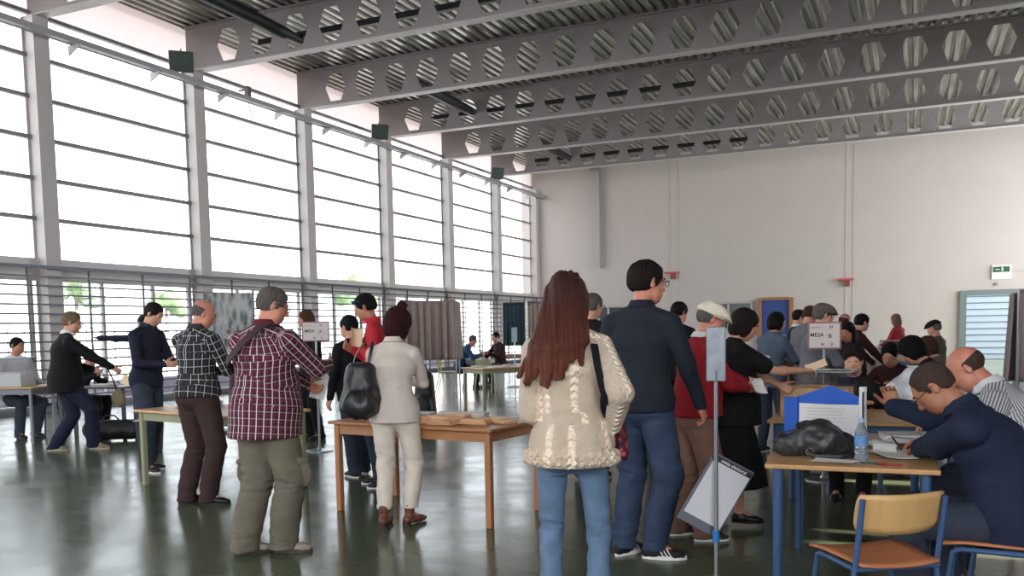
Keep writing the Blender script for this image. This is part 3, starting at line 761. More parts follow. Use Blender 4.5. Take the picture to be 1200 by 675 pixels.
# castellated beams, one per frame
def beam(y):
    t = thing('castellated_beam', '', 'beam', ((WX + EX) / 2, y, ZB)); del t['label']; del t['category']; struct(t)
    x0, x1 = WX - (WX + EX) / 2, EX - (WX + EX) / 2
    zt = ZC - ZB
    pitch = .955; hs = []
    hx = -14.44 - (WX + EX) / 2
    bm = bmesh.new(); th = .012
    zl, zh, zm = .5 - .36, .5 + .36, .5
    def q(*pts):
        bm.faces.new([bm.verts.new(v) for v in pts])
    for s_ in (-1, 1):
        Yv = s_ * th / 2
        q((x0, Yv, 0), (hx - pitch / 2, Yv, 0), (hx - pitch / 2, Yv, zt), (x0, Yv, zt))
        c = hx
        while c + pitch / 2 < x1:
            L, Rr = c - pitch / 2, c + pitch / 2
            hex_ = [(c - .33, zm), (c - .17, zh), (c + .17, zh), (c + .33, zm), (c + .17, zl), (c - .17, zl)]
            q((L, Yv, zm), (hex_[0][0], Yv, zm), (hex_[1][0], Yv, zh), (hex_[1][0], Yv, zt), (L, Yv, zt))
            q((hex_[1][0], Yv, zh), (hex_[2][0], Yv, zh), (hex_[2][0], Yv, zt), (hex_[1][0], Yv, zt))
            q((hex_[2][0], Yv, zh), (hex_[3][0], Yv, zm), (Rr, Yv, zm), (Rr, Yv, zt), (hex_[2][0], Yv, zt))
            q((L, Yv, 0), (hex_[5][0], Yv, 0), (hex_[5][0], Yv, zl), (hex_[0][0], Yv, zm), (L, Yv, zm))
            q((hex_[5][0], Yv, 0), (hex_[4][0], Yv, 0), (hex_[4][0], Yv, zl), (hex_[5][0], Yv, zl))
            q((hex_[4][0], Yv, 0), (Rr, Yv, 0), (Rr, Yv, zm), (hex_[3][0], Yv, zm), (hex_[4][0], Yv, zl))
            if s_ == 1:
                for i in range(6):
                    a, b_ = hex_[i], hex_[(i + 1) % 6]; q((a[0], -th / 2, a[1]), (a[0], th / 2, a[1]), (b_[0], th / 2, b_[1]), (b_[0], -th / 2, b_[1]))
            c += pitch
        q((c - pitch / 2, Yv, 0), (x1, Yv, 0), (x1, Yv, zt), (c - pitch / 2, Yv, zt))
    bmesh.ops.remove_doubles(bm, verts=bm.verts, dist=1e-5); bmesh.ops.recalc_face_normals(bm, faces=bm.faces)
    me = bpy.data.meshes.new('web'); bm.to_mesh(me); bm.free(); me.materials.append(M_beam)
    o = bpy.data.objects.new('web', me); COL.objects.link(o); o.parent = t
    L = x1 - x0
    MB().box((0, 0, .011), (L, .26, .022)).make('lower_flange', M_steel, t)  # paler than the web: light bounced up from the floor put into the paint
    MB().box((0, 0, zt - .012), (L, .26, .022)).make('upper_flange', M_beam, t)
    return t
b0 = beam(NCOL[0])
for y in NCOL[1:-1]: dup(b0, loc=((WX + EX) / 2, y, ZB))
# columns against the glazed wall (H section)
def column(x, y, sg):
    d = .34; c = MB(); c.box((d / 2 - .012, 0, ZB / 2), (.024, .34, ZB)); c.box((-d / 2 + .012, 0, ZB / 2), (.024, .34, ZB)); c.box((0, 0, ZB / 2), (d - .04, .24, ZB))
    return struct(c.make('column', M_steel, loc=(x, y, 0)))
c0 = column(WX + .17, NCOL[0], 1)
for y in NCOL[1:]: dup(c0, loc=(WX + .17, y if y < YE - .2 else y - .16, 0))
for y in NCOL[3:]: dup(c0, loc=(EX - .17, y if y < YE - .2 else y - .16, 0))

# tall glazing: one window per bay
MUL = [3.78, 4.56, 5.34, 6.12, 6.9, 7.72]
def window(n, y0, y1, x):
    yc, L = (y0 + y1) / 2, y1 - y0
    t = thing('window_%d' % n, '', 'window', (x, yc, 0)); del t['label']; del t['category']; struct(t)
    for z in MUL: MB().box((.02, 0, z), (.1, L, .075)).make('mullion', M_dark, t)
    MB().add([(0, -L / 2, ZS), (0, L / 2, ZS), (0, L / 2, MUL[-1]), (0, -L / 2, MUL[-1])], [(0, 1, 2, 3)]).make('pane', M_glass, t)
    MB().add([(0, -L / 2, MUL[-1]), (0, L / 2, MUL[-1]), (0, L / 2, ZC), (0, -L / 2, ZC)], [(0, 1, 2, 3)]).make('upper_panel', M_frost, t)
    MB().box((.0, 0, ZS - .22), (.16, L, .44)).make('transom', M_curb, t)
    # lower glazing with door frames
    f = MB()
    for q in (-L / 2 + .3, -L / 6, L / 6, L / 2 - .3): f.box((0, q, ZS / 2 - .2), (.07, .07, ZS - .42))
    f.box((0, 0, .06), (.1, L, .12))
    f.make('lower_frame', M_steel, t)
    MB().add([(0, -L / 2, .1), (0, L / 2, .1), (0, L / 2, ZS - .44), (0, -L / 2, ZS - .44)], [(0, 1, 2, 3)]).make('lower_pane', M_glass, t)
for i in range(len(NCOL) - 1): window(i + 1, NCOL[i], NCOL[i + 1], WX)
window(len(NCOL), NCOL[0] - 5, NCOL[0], WX)
struct(MB().box((WX, (YB + NCOL[0] - 5) / 2, 4.4), (.3, abs(YB - NCOL[0] + 5) + .02, 9)).make('wall_left', M_white))
# horizontal-bar grille standing in front of the lower glazing, one per bay
def grille(i, y0, y1, GX=WX + .46):
    yc, L = (y0 + y1) / 2, y1 - y0
    t = thing('window_grille', '', 'x', (GX, yc, 0)); del t['label']; del t['category']; struct(t)
    MB().box((0, 0, 2.80), (.07, L, .06)).make('top_rail', M_grid, t)
    MB().box((0, 0, .04), (.06, L, .08)).make('bottom_rail', M_grid, t)
    for q in range(3): MB().box((0, -L / 2 + L / 3 * (q + .5), 1.4), (.03, .035, 2.76)).make('upright', M_grid, t)
    m = MB()
    for z in [2.80 - .18 * (q + 1) for q in range(15)]: m.box((0, 0, z), (.026, L, .034))
    m.make('bars', M_grid, t)
for i in range(2, len(NCOL) - 1): grille(i, NCOL[i], NCOL[i + 1])

# cable tray with brackets along the columns
t = thing('cable_tray', 'long grey cable tray running along the glazed wall under the beams', 'cable tray', (WX + .62, (6 + YE) / 2, 7.20))
MB().box((0, 0, 0), (.2, YE - 6, .02)).box((.1, 0, .03), (.012, YE - 6, .11)).box((-.1, 0, .03), (.012, YE - 6, .11)).make('tray', mat('tray steel', rgb(150, 146, 146), .45, .3), t)
y = 6.5
while y < YE - .5:
    yy = y - (6 + YE) / 2; MB().add([(-.22, yy, -.01), (.14, yy, -.01), (-.22, yy, -.2), (-.22, yy + .03, -.01), (.14, yy + .03, -.01), (-.22, yy + .03, -.2)], [(0, 1, 2), (5, 4, 3), (0, 3, 4, 1), (1, 4, 5, 2), (2, 5, 3, 0)]).make('bracket', M_steel, t)
    y += SP / 2
# floodlights on the tray
M_flood = mat('floodlight housing', rgb(60, 66, 64), .5); M_fg = mat('floodlight glass', rgb(70, 80, 76), .15, spec=.8)
for i, (y, lb) in enumerate(((15.3, 'nearest square floodlight, biggest of three above the cable tray'), (23.35, 'middle square floodlight of three above the cable tray, by the third beam'), (31.7, 'farthest and smallest square floodlight above the cable tray'))):
    t = thing('floodlight', lb, 'floodlight', (WX + .78, y, 7.51), tuple(Vector((.62, -.62, -.38)).to_track_quat('Z', 'Y').to_euler()), group='floodlights along the window wall')
    MB().prism([(-.26, -.22), (.26, -.22), (.26, .22), (-.26, .22)], -.1, .03).box((0, 0, -.13), (.36, .3, .08)).make('housing', M_flood, t, bevel=.02)
    MB().box((0, 0, .036), (.46, .38, .012)).make('glass', M_fg, t)
    MB().bar((0, -.23, 0), (0, -.23, -.26), .03).bar((0, .23, 0), (0, .23, -.26), .03).bar((0, -.23, -.26), (0, .23, -.26), .03).make('bracket', M_dark, t)
# dark bracing tubes in alternate bays, seen through the beam holes
for j, k_ in enumerate((1, 3, 5)):
    y = Y0 + SP * k_ + .55
    o = MB().box((0, 0, 0), (8.6, .12, .13)).make('duct', M_pipe, loc=(-9.7, y, 8.18 if k_ != 1 else 8.2))
    struct(o)
    d = struct(MB().tube([(0, -SP * .92, .02), (0, -SP * .5, .0), (0, -.62, -.02), (0, -.0, -.03)], [.15, .15, .13, .09], 14).make('duct', M_pipe, loc=(WX + 2.9 + (0 if k_ == 1 else .4), y, 8.12), smooth=True))
# fitting hanging near the second window top
t = thing('junction_box', 'small brown junction box with a dangling cable under the nearest full beam', 'junction box', (WX + .3, Y0 + SP * 1.42, 7.5))
MB().box((-.14, 0, .1), (.3, .04, .04)).make('arm', M_pipe, t); MB().box((0, 0, 0), (.12, .14, .34)).make('box', mat('brown metal', rgb(92, 74, 68), .5), t, bevel=.01)
MB().tube([(0, 0, -.17), (.02, .05, -.4), (.04, .09, -.62)], .012, 6).make('cable', M_pipe, t)

# end wall fittings
t = thing('drain_pipe', 'grey vertical pipe with elbow on the white end wall', 'pipe', (-12.41, YE, 0))
MB().tube([(-.45, -.14, 8.3), (-.1, -.14, 8.3), (0, -.14, 8.15), (0, -.14, 4.0)], .085, 12).make('pipe', mat('grey pipe', rgb(120, 116, 118), .5), t, smooth=True)
for z in (4.1, 5.6, 7.1): MB().box((0, -.085, z), (.3, .14, .06)).make('clamp', M_steel, t)
for i, x in enumerate((-9.4, -9.04, -2.48, -2.2)):
    struct(MB().box((x, YE - .008, 4.3), (.02, .01, 8.6)).make('trim_%d' % (i + 1), mat('wall joint', rgb(186, 178, 172), .8)))
M_orange = mat('orange paint', rgb(190, 84, 56), .5)
for x, z, lb in ((-9.32, 3.6, 'small orange wall hook above the dark haired man behind the white cap'), (-2.45, 3.05, 'orange wall fitting with two arms on the seam above the table sign')):
    t = thing('wall_fitting', lb, 'wall fitting', (x, YE, z))
    MB().box((0, -.1, .08), (.62, .18, .05)).make('arm', M_orange, t); MB().box((.05, -.09, -.06), (.2, .16, .26)).make('bracket', mat('rust', rgb(128, 58, 42), .6), t, bevel=.01)
# blue door in a wooden frame
t = thing('door_1', '', 'd', (-5.1, YE, 0)); del t['label']; del t['category']; struct(t)
M_wood = mat('door wood', rgb(150, 100, 62), .5, var=.15, vscale=6, stretch=(6, 6, .6))
MB().box((-.62, -.06, 1.25), (.16, .14, 2.5)).box((.62, -.06, 1.25), (.16, .14, 2.5)).box((0, -.06, 2.46), (1.08, .14, .12)).make('frame', M_wood, t, bevel=.01)
MB().box((0, -.03, 1.2), (1.08, .05, 2.4)).make('leaf', mat('blue door', rgb(38, 62, 122), .5), t)
MB().tube([(.42, -.06, 1.0), (.42, -.12, 1.0), (.3, -.12, 1.0)], .014, 8).make('handle', M_steel, t)
# window in the end wall
t = thing('window_20', '', 'd', (-6.73, YE, 0)); del t['label']; del t['category']; struct(t)
MB().box((0, -.03, 2.36), (1.4, .08, .08)).box((-.68, -.03, 1.8), (.07, .08, 1.1)).box((.68, -.03, 1.8), (.07, .08, 1.1)).box((-.25, -.03, 1.8), (.07, .08, 1.1)).box((0, -.03, 1.28), (1.4, .08, .07)).make('frame', M_steel, t)
MB().box((0, -.012, 1.8), (1.34, .02, 1.0)).make('pane', mat('dark glass', rgb(34, 40, 38), .15), t)
t = dup(t, loc=(-11.9, YE, -.02)); struct(t)
# grey door with louvred light at the right
t = thing('door_2', '', 'd', (2.62, YE, 0)); del t['label']; del t['category']; struct(t)
M_gd = mat('door grey green', rgb(108, 118, 116), .5)
MB().box((-.98, -.05, 1.27), (.22, .12, 2.54)).box((.98, -.05, 1.27), (.22, .12, 2.54)).box((0, -.05, 2.46), (1.74, .12, .18)).make('frame', M_gd, t)
MB().box((0, -.02, 1.2), (1.74, .02, 2.36)).make('pane', mat('pale blue glass', rgb(186, 200, 212), .2), t)
m = MB()
for q in range(10): m.box((0, -.05, .2 + q * .235), (1.74, .03, .03))
m.make('slats', M_gd, t)
# emergency exit sign
t = thing('exit_sign', 'small green and white emergency exit sign above the louvred door', 'sign', (2.86, YE, 3.18))
MB().box((0, -.03, 0), (.62, .06, .52)).make('housing', mat('sign white', rgb(214, 216, 206), .6), t, bevel=.01)
MB().box((0, -.065, .1), (.54, .01, .2)).make('green_panel', mat('sign green', rgb(44, 84, 58), .5), t)
# running figure and arrow
MB().box((.03, -.073, .09), (.05, .006, .1)).ball((.03, -.073, .165), (.022, .004, .022)).bar((.0, -.073, .03), (.05, -.073, .07), .02, .006).box((-.12, -.073, .1), (.14, .006, .02)).make('pictogram', mat('sign pale', rgb(225, 232, 220), .6), t)
o = MB().box((0, -.02, 0), (.1, .05, .1)).make('wall_socket', mat('socket grey', rgb(120, 120, 118), .6), loc=(2.7, YE, 2.75)); tag(o, 'tiny grey sensor on the wall between exit sign and door', 'sensor')
struct(MB().box((4.9, YE - .012, 3.22), (3.6, .02, .03)).make('trim_9', M_steel))

# ------------------------------------------------------------------ outdoors beyond the glazing
struct(MB().box((WX - 30, 15, -.3), (60, 120, .3)).make('ground_outside', mat('paving outside', rgb(190, 186, 184), .9, var=.08, vscale=.6)))
t = struct(MB().box((0, 0, .0), (.25, 60, .55)).make('kerb_wall', mat('lilac kerb', rgb(150, 140, 160), .8), loc=(WX - 1.6, 17, .12)))
m = MB(); 
for q in range(120): m.box((0, -30 + q * .5, 1.0), (.03, .04, 1.9))
for z in (.3, 1.9): m.box((0, 0, z), (.04, 60, .05))
o = m.make('fence', mat('pale fence', rgb(190, 190, 196), .6), loc=(WX - 6.5, 18, -.2)); tag(o, 'pale railing fence outside beyond the glazing', 'fence')
M_leaf = mat('leaves', rgb(74, 96, 60), .7, var=.3, vscale=3); M_trunk = mat('trunk', rgb(120, 110, 100), .9)
for i, (x, y, z, r, lb) in enumerate(((-31, 20.5, 3.3, .9, 'green tree outside, first from the left behind the glazing'), (-33, 27, 3.5, .9, 'small green tree outside behind the bay of the black cardigan'), (-34, 33, 3.0, .7, 'little tree outside behind the man in the navy sweater'), (-33, 48, 4.0, 1.2, 'green tree outside above the plaid shirted man and sign'))):
    t = thing('tree', lb, 'tree', (x, y, 0), group='trees outside the glazing')
    P_ = [ell(A(math.cos(j * 2.4) * r * .6, math.sin(j * 2.4) * r * .9, z + .5 * r * math.sin(j * 1.7)), A(.5, .6, .45) * r, k=.1) for j in range(9)]
    for p_ in P_: p_.k = .1
    V, Q = surf(P_, .14); Q = orient(V, Q); V = V + normals(V, Q) * (.16 * vnoise(V * 2.4, i) + .1 * vnoise(V * 6, i + 4))[:, None]; to_obj('foliage', V, Q, M_leaf, t)
    MB().tube([(0, 0, -.2), (.05, 0, z * .5), (0, .05, z)], [.14, .11, .06], 8).make('trunk', M_trunk, t)
t = thing('house', 'low pale house with a reddish roof outside the glazing', 'house', (-38, 66, 0))
MB().box((0, 0, 2.2), (6, 16, 4.4)).make('wall', mat('pale house', rgb(205, 200, 196), .9), t)
MB().add([(-3.4, -8.4, 4.4), (3.4, -8.4, 4.4), (3.4, 8.4, 4.4), (-3.4, 8.4, 4.4), (0, -7, 5.9), (0, 7, 5.9)], [(0, 1, 4), (1, 2, 5, 4), (2, 3, 5), (3, 0, 4, 5), (3, 2, 1, 0)]).make('roof', mat('roof tiles', rgb(200, 150, 140), .8), t)

# ------------------------------------------------------------------ light
w = bpy.data.worlds.new('sky'); scene.world = w; w.use_nodes = True
nt = w.node_tree; bg = nt.nodes['Background']; bg.inputs[1].default_value = 4.6
tc = nt.nodes.new('ShaderNodeTexCoord'); sp = nt.nodes.new('ShaderNodeSeparateXYZ'); nt.links.new(tc.outputs['Generated'], sp.inputs[0])
r = nt.nodes.new('ShaderNodeValToRGB'); nt.links.new(sp.outputs[2], r.inputs[0]); r.color_ramp.elements[0].color = (.90, .95, 1, 1); r.color_ramp.elements[0].position = 0; r.color_ramp.elements[1].color = (.86, .92, 1, 1)
nt.links.new(r.outputs[0], bg.inputs[0])
nt.links.new(mathn(nt, 'MULTIPLY', mathn(nt, 'ADD', mathn(nt, 'MULTIPLY', mathn(nt, 'MAXIMUM', sp.outputs[0], 0), 3.4), 1), 4.4), bg.inputs[1])
def portal(name, loc, sx, sy, rot):
    l = bpy.data.lights.new(name, 'AREA'); l.shape = 'RECTANGLE'; l.size = sx; l.size_y = sy; l.cycles.is_portal = True
    o = bpy.data.objects.new(name, l); COL.objects.link(o); o.location = loc; o.rotation_euler = rot
portal('window_portal', (WX - .12, (YE + NCOL[0] - 5) / 2, 5.8), 5.7, YE - NCOL[0] + 5, (0, R(-90), 0))
portal('window_portal', (WX - .12, (YE + NCOL[0] - 5) / 2, 1.3), 2.5, YE - NCOL[0] + 5, (0, R(-90), 0))
portal('window_portal', (EX + .32, 31, 4.2), 6.4, 12, (0, R(90), 0))  # sky light through the openings added in the opposite wall
portal('window_portal', ((WX + EX) / 2, YB - .32, 4.8), EX - WX, 5.6, (R(-90), 0, 0))  # sky light through the openings added behind the camera
s = bpy.data.lights.new('sun', 'SUN'); s.energy = 22; s.angle = R(.6); s.color = (1, .93, .82)
so = bpy.data.objects.new('sun', s); COL.objects.link(so); so.rotation_euler = (R(0), R(52), R(0))

# ------------------------------------------------------------------ camera
cd = bpy.data.cameras.new('camera'); co = bpy.data.objects.new('camera', cd); COL.objects.link(co); scene.camera = co
r_, u_, f_ = Vector((0.90993, 0.41435, -0.01845)), Vector((-0.01457, 0.07637, 0.99697)), Vector((-0.41450, 0.90691, -0.07553))
co.matrix_world = Matrix((r_, u_, -f_)).transposed().to_4x4(); co.location = (0, 0, 1.45)
cd.sensor_width = 36; cd.lens = 1031.9 / 1200 * 36; cd.shift_y = (463.35 - 337.5) / 1200; cd.clip_start = .05; cd.clip_end = 400
vs = scene.view_settings; vs.view_transform = 'Standard'; vs.look = 'None'; vs.gamma = 1; vs.exposure = -.15; vs.use_curve_mapping = False
scene.cycles.use_denoising = True; scene.cycles.max_bounces = 8; scene.cycles.sample_clamp_indirect = 8
scene.cycles.transparent_max_bounces = 24
# ------------------------------------------------------------------ furniture
M_beech = mat('beech laminate', rgb(196, 150, 100), .38, var=.08, vscale=2.5, stretch=(1, 8, 1))
M_oak = mat('varnished oak', rgb(182, 126, 84), .4, var=.12, vscale=3, stretch=(1, 9, 1))
M_olive = mat('olive grey metal', rgb(142, 138, 108), .5); M_bluem = mat('blue painted tube', rgb(56, 86, 126), .4)
M_greym = mat('grey tube', rgb(120, 124, 130), .4, .4); M_greenl = mat('pale green laminate', rgb(176, 176, 132), .5)
M_seatw = mat('orange brown plywood', rgb(188, 118, 78), .42, var=.08, vscale=4, stretch=(1, 6, 1)); M_backw = mat('light plywood', rgb(206, 164, 108), .4, var=.07, vscale=4, stretch=(6, 1, 1))
M_paper = mat('white paper', rgb(226, 224, 220), .8); M_salmon = mat('salmon envelope', rgb(250, 202, 156), .8, var=.08, vscale=20); M_cream = mat('cream paper', rgb(228, 200, 164), .8)
M_ink = mat('ink', rgb(40, 38, 42), .7); M_greyp = mat('printed grey', rgb(150, 148, 150), .8)

def table(label, loc, rot, L, Wd, H, mt, ml, style='square', group=None, apron=True):
    t = thing('table', label, 'table', loc, R(rot), group)
    MB().box((0, 0, H - .0125), (L, Wd, .025)).make('tabletop', mt, t, bevel=.006)
    ins = .06
    if apron:
        MB().box((0, Wd / 2 - ins, H - .065), (L - .16, .022, .08)).box((0, -Wd / 2 + ins, H - .065), (L - .16, .022, .08)).box((L / 2 - ins, 0, H - .065), (.022, Wd - .16, .08)).box((-L / 2 + ins, 0, H - .065), (.022, Wd - .16, .08)).make('apron', ml, t)
    for sx in (-1, 1):
        for sy in (-1, 1):
            x, y = sx * (L / 2 - ins), sy * (Wd / 2 - ins)
            if style == 'square': MB().box((x, y, (H - .03) / 2), (.05, .05, H - .03)).make('leg', ml, t, bevel=.008)
            else: MB().tube([(x, y, 0), (x, y, H - .03)], .024, 12).make('leg', ml, t, smooth=True)
    return t
T3 = table('long varnished wooden table with salmon envelopes beside the woman in white trousers', (-3.47, 6.13, 0), -6.5, 1.56, .84, .735, M_oak, M_oak)
T2 = table('wooden topped table with olive legs between the navy sweater man and the bald man', (-5.98, 6.42, 0), -11, 1.62, .80, .74, M_beech, M_olive)
T4 = table('empty looking table with thin papers on it standing behind the long varnished table', (-6.85, 14.75, 0), 58, 1.5, .78, .76, M_beech, M_olive)
T1 = table('table carrying the leftmost ballot box in front of the seated man in white', (-11.75, 8.15, 0), 22, 1.6, .66, .78, M_beech, M_greym, 'tube')
T6 = table('desk with blue tube legs where two men write, black bag on it', (-.30, 5.24, 0), 92, 1.42, .80, .75, M_beech, M_bluem, 'tube', apron=False)
TB = table('desk behind the blue ballot folder carrying the salmon filled ballot box', (-.32, 7.12, 0), 0, 1.3, 1.05, .75, M_beech, M_bluem, 'tube')
T5 = table('distant table where the men in blue and dark red sit', (-9.05, 21.2, 0), 30, 2.4, .8, .78, M_beech, M_greenl, 'tube')
T0 = table('narrow dark topped table by the grille, right of the black cardigan', (-10.58, 8.95, 0), 24, 1.0, .5, .74, mat('dark laminate', rgb(66, 66, 72), .4), M_grid, 'square', apron=False)
TD = table('far desk in the crowd with the second ballot box on the right', (-.45, 13.2, 0), 5, 1.7, .8, .76, M_beech, M_bluem, 'tube')
TE = table('farthest desk on the right below the woman in the coral top', (-.5, 17.6, 0), 4, 1.8, .8, .76, M_beech, M_bluem, 'tube')

def chair(label, loc, rot, mseat, mback, mleg, s=1., group=None):
    """school chair: heading rot, seat at .45"""
    t = thing('school_chair', label, 'chair', loc, R(rot), group)
    V = []; F = []; nx, ny = 8, 8
    for j in range(ny + 1):
        for i in range(nx + 1):
            u, v = i / nx * 2 - 1, j / ny * 2 - 1; wd = .19 + .015 * v
            x = u * wd; y = v * .19; z = .45 + .014 * u * u - .012 * max(0, v - .5) * 2 + .006 * v
            V.append((x, y, z))
    F = [(j * (nx + 1) + i, j * (nx + 1) + i + 1, (j + 1) * (nx + 1) + i + 1, (j + 1) * (nx + 1) + i) for j in range(ny) for i in range(nx)]
    o = MB().add(V, F).make('seat', mseat, t, smooth=True); m = o.modifiers.new('s', 'SOLIDIFY'); m.thickness = .011; m.offset = 0
    V = []
    for j in range(7):
        for i in range(11):
            u, v = i / 10 * 2 - 1, j / 6 * 2 - 1
            cr = 1 - .06 * max(0, abs(v) - .6) * abs(u) ** 4 * 2
            V.append((u * .195 * cr, -.20 + .028 * u * u * -1 - .02 * v + .03 * (1 - u * u) * -.2, .665 + v * (.085 - .012 * abs(u) ** 3) + .012 * u * u))
    F = [(j * 11 + i, j * 11 + i + 1, (j + 1) * 11 + i + 1, (j + 1) * 11 + i) for j in range(6) for i in range(10)]
    for q in range(len(V)): V[q] = (V[q][0], -.205 + .045 * (V[q][0] / .195) ** 2 - .02 * ((V[q][2] - .665) / .085), V[q][2])
    o = MB().add(V, F).make('backrest', mback, t, smooth=True); m = o.modifiers.new('s', 'SOLIDIFY'); m.thickness = .012; m.offset = 0
    for sx in (-1, 1):
        MB().tube([(sx * .2, -.25, 0), (sx * .19, -.15, .40), (sx * .185, -.16, .47), (sx * .185, -.205, .735)], .0125, 10).make('rear_leg', mleg, t, smooth=True)
        MB().tube([(sx * .2, .21, 0), (sx * .185, .15, .42), (sx * .185, .12, .435), (sx * .185, -.16, .435)], .0125, 10).make('front_leg', mleg, t, smooth=True)
    MB().tube([(-.185, .13, .434), (.185, .13, .434)], .011, 8).tube([(-.19, -.16, .434), (.19, -.16, .434)], .011, 8).make('cross_tube', mleg, t, smooth=True)
    return t
chair('empty light plywood school chair with blue tube frame nearest the camera', (-.14, 4.05, 0), 34, M_seatw, M_backw, M_bluem)
chair('blue framed chair under the man in the dark blue shirt', (.34, 4.50, 0), 84, M_seatw, M_backw, M_bluem)
chair('chair under the balding man in the striped shirt', (.50, 5.32, 0), 84, M_seatw, M_backw, M_bluem)
chair('chair hidden under the curly haired woman behind the ballot box', (-.44, 8.05, 0), 180, M_seatw, M_backw, M_bluem)
chair('pale green school chair behind the man in the blue sweater', (-9.12, 18.5, 0), 10, M_greenl, M_greenl, M_greenl)
chair('small empty olive chair alone beside the brown curtain', (-10.1, 18.4, 0), -70, M_greenl, M_backw, M_greenl)
chair('dark chair under the seated man in the blue sweater', (-9.75, 19.2, 0), -15, M_greym, M_greym, M_grid)
chair('dark chair under the seated man in the white shirt', (-11.95, 9.05, 0), 200, M_greym, M_greym, M_grid)

def ballot_box(label, loc, rot, fill=None, fz=.2, s=1.):
    t = thing('ballot_box', label, 'ballot box', loc, R(rot)); w_, d_, h_ = .52 * s, .34 * s, .34 * s
    m = MB()
    for a, b in (((-w_ / 2, 0, h_ / 2), (.005, d_, h_)), ((w_ / 2, 0, h_ / 2), (.005, d_, h_)), ((0, -d_ / 2, h_ / 2), (w_, .005, h_)), ((0, d_ / 2, h_ / 2), (w_, .005, h_)), ((0, 0, .003), (w_, d_, .005))): m.box(a, b)
    m.make('walls', M_box, t)
    l = MB().box((0, -d_ * .3, h_ + .006), (w_ + .03, d_ * .42, .012)).box((0, d_ * .3, h_ + .006), (w_ + .03, d_ * .42, .012)).box((-w_ * .36, 0, h_ + .006), (w_ * .3, d_ * .2, .012)).box((w_ * .36, 0, h_ + .006), (w_ * .3, d_ * .2, .012))
    for a, b in (((0, -d_ / 2 - .012, h_ - .008), (w_ + .03, .006, .03)), ((0, d_ / 2 + .012, h_ - .008), (w_ + .03, .006, .03)), ((-w_ / 2 - .012, 0, h_ - .008), (.006, d_ + .03, .03)), ((w_ / 2 + .012, 0, h_ - .008), (.006, d_ + .03, .03))): l.box(a, b)
    l.make('lid', M_box, t)
    MB().tube([(-w_ / 2, -d_ / 2, h_), (w_ / 2, -d_ / 2, h_), (w_ / 2, d_ / 2, h_), (-w_ / 2, d_ / 2, h_), (-w_ / 2, -d_ / 2, h_)], .006, 6).make('rim', mat('milky acrylic', rgb(214, 214, 218), .3), t)
    if fill:
        rnd = random.Random(3); mm = MB()
        for q in range(70):
            a = rnd.uniform(0, 6.28); M = Matrix.Rotation(a, 3, 'Z') @ Matrix.Rotation(rnd.uniform(-.3, .3), 3, 'X')
            z = .01 + (fz - .02) * q / 70; mm.box((rnd.uniform(-.11, .11) * s, rnd.uniform(-.04, .04) * s, z), (.2 * s, .11 * s, .006), M)
        mm.box((0, 0, fz * .45), (w_ - .04, d_ - .05, fz * .9))
        e = mm.make('envelopes', fill, t); e['kind'] = 'stuff'
    return t
ballot_box('clear ballot box on the leftmost table before the seated man in white', (-11.42, 8.2, .783), 22, M_paper, .2, 1.15)
ballot_box('clear ballot box full of salmon envelopes under the outstretched arm', (-.66, 6.98, .752), -4, M_salmon, .24)
ballot_box('clear ballot box on the far desk behind the curly haired woman', (-.62, 13.1, .763), 3, M_paper, .18)
ballot_box('milky ballot box on the distant table by the men in blue and dark red', (-8.75, 21.2, .783), 30, M_paper, .2, 1.2)
ballot_box('tiny ballot box on the farthest desk below the coral top', (-.3, 17.5, .763), 3, M_paper, .1)
o = MB().box((0, 0, 0), (.24, .12, .004)).make('paper', M_paper, loc=(-.68, 6.86, 1.108), rot=.05); tag(o, 'white sheet lying on the lid of the salmon filled ballot box', 'paper')

# ------------------------------------------------------------------ ballots on the tables
def stack(label, loc, rot, n, m, size=(.22, .12), grp=None, seed=0, th=.0055):
    rnd = random.Random(seed); b = MB()
    for q in range(n): b.box((rnd.uniform(-.014, .014), rnd.uniform(-.012, .012), th * (q + .5)), (size[0], size[1], th * .7), Matrix.Rotation(rnd.uniform(-.16, .16), 3, 'Z'))
    o = b.make('ballot_stack', m, loc=loc, rot=R(rot)); return tag(o, label, 'ballot stack', grp)
def on(T, x, y, dz=.001, H=None):
    p = T.location; a = T.rotation_euler[2]; c, s = math.cos(a), math.sin(a)
    top = {'T3': .735, 'T2': .74, 'T4': .76, 'T6': .75, 'TB': .75, 'T1': .78, 'T0': .74}[H]
    return (p.x + c * x - s * y, p.y + s * x + c * y, top + dz)
S3 = [(.02, -.24, 8, 9, 'left front'), (.27, -.27, 12, -6, 'tallest'), (.46, -.16, 7, 20, ''), (.22, -.04, 10, 4, ''), (.02, -.02, 6, -12, ''), (.50, .05, 5, 8, ''), (.62, -.02, 4, -15, '')]
LB = ['salmon envelope pile at the left of the salmon heap, beside the white sheets', 'tallest salmon envelope pile at the front edge of the varnished table', 'salmon envelope pile turned slightly, right of the tallest pile',
      'salmon envelope pile just behind the tallest one', 'low salmon pile at the back left of the heap', 'thin salmon pile near the back right of the table', 'thinnest salmon pile, nearest the cream sweater']
for i, (x, y, n, r_, _) in enumerate(S3): stack(LB[i], on(T3, x, y, H='T3'), r_ - 6, n, M_salmon, grp='salmon envelopes on the varnished table', seed=i)
LW = ['white ballot pile nearest the woman in white trousers', 'white ballot pile left of the salmon heap', 'flat white sheets at the back edge of the varnished table, left', 'flat white sheets at the back edge of the varnished table, middle', 'small white pile behind the salmon heap', 'white sheets in the middle of the varnished table']
for i, (x, y, n, r_) in enumerate(((-.34, -.22, 7, 4), (-.15, -.12, 9, -10), (-.3, .2, 6, 12), (-.02, .26, 7, -5), (.20, .25, 8, 9), (-.5, .02, 5, -4))): stack(LW[i], on(T3, x, y, H='T3'), r_ - 6, n, M_paper, (.2, .14), 'white ballots on the varnished table', seed=20 + i)
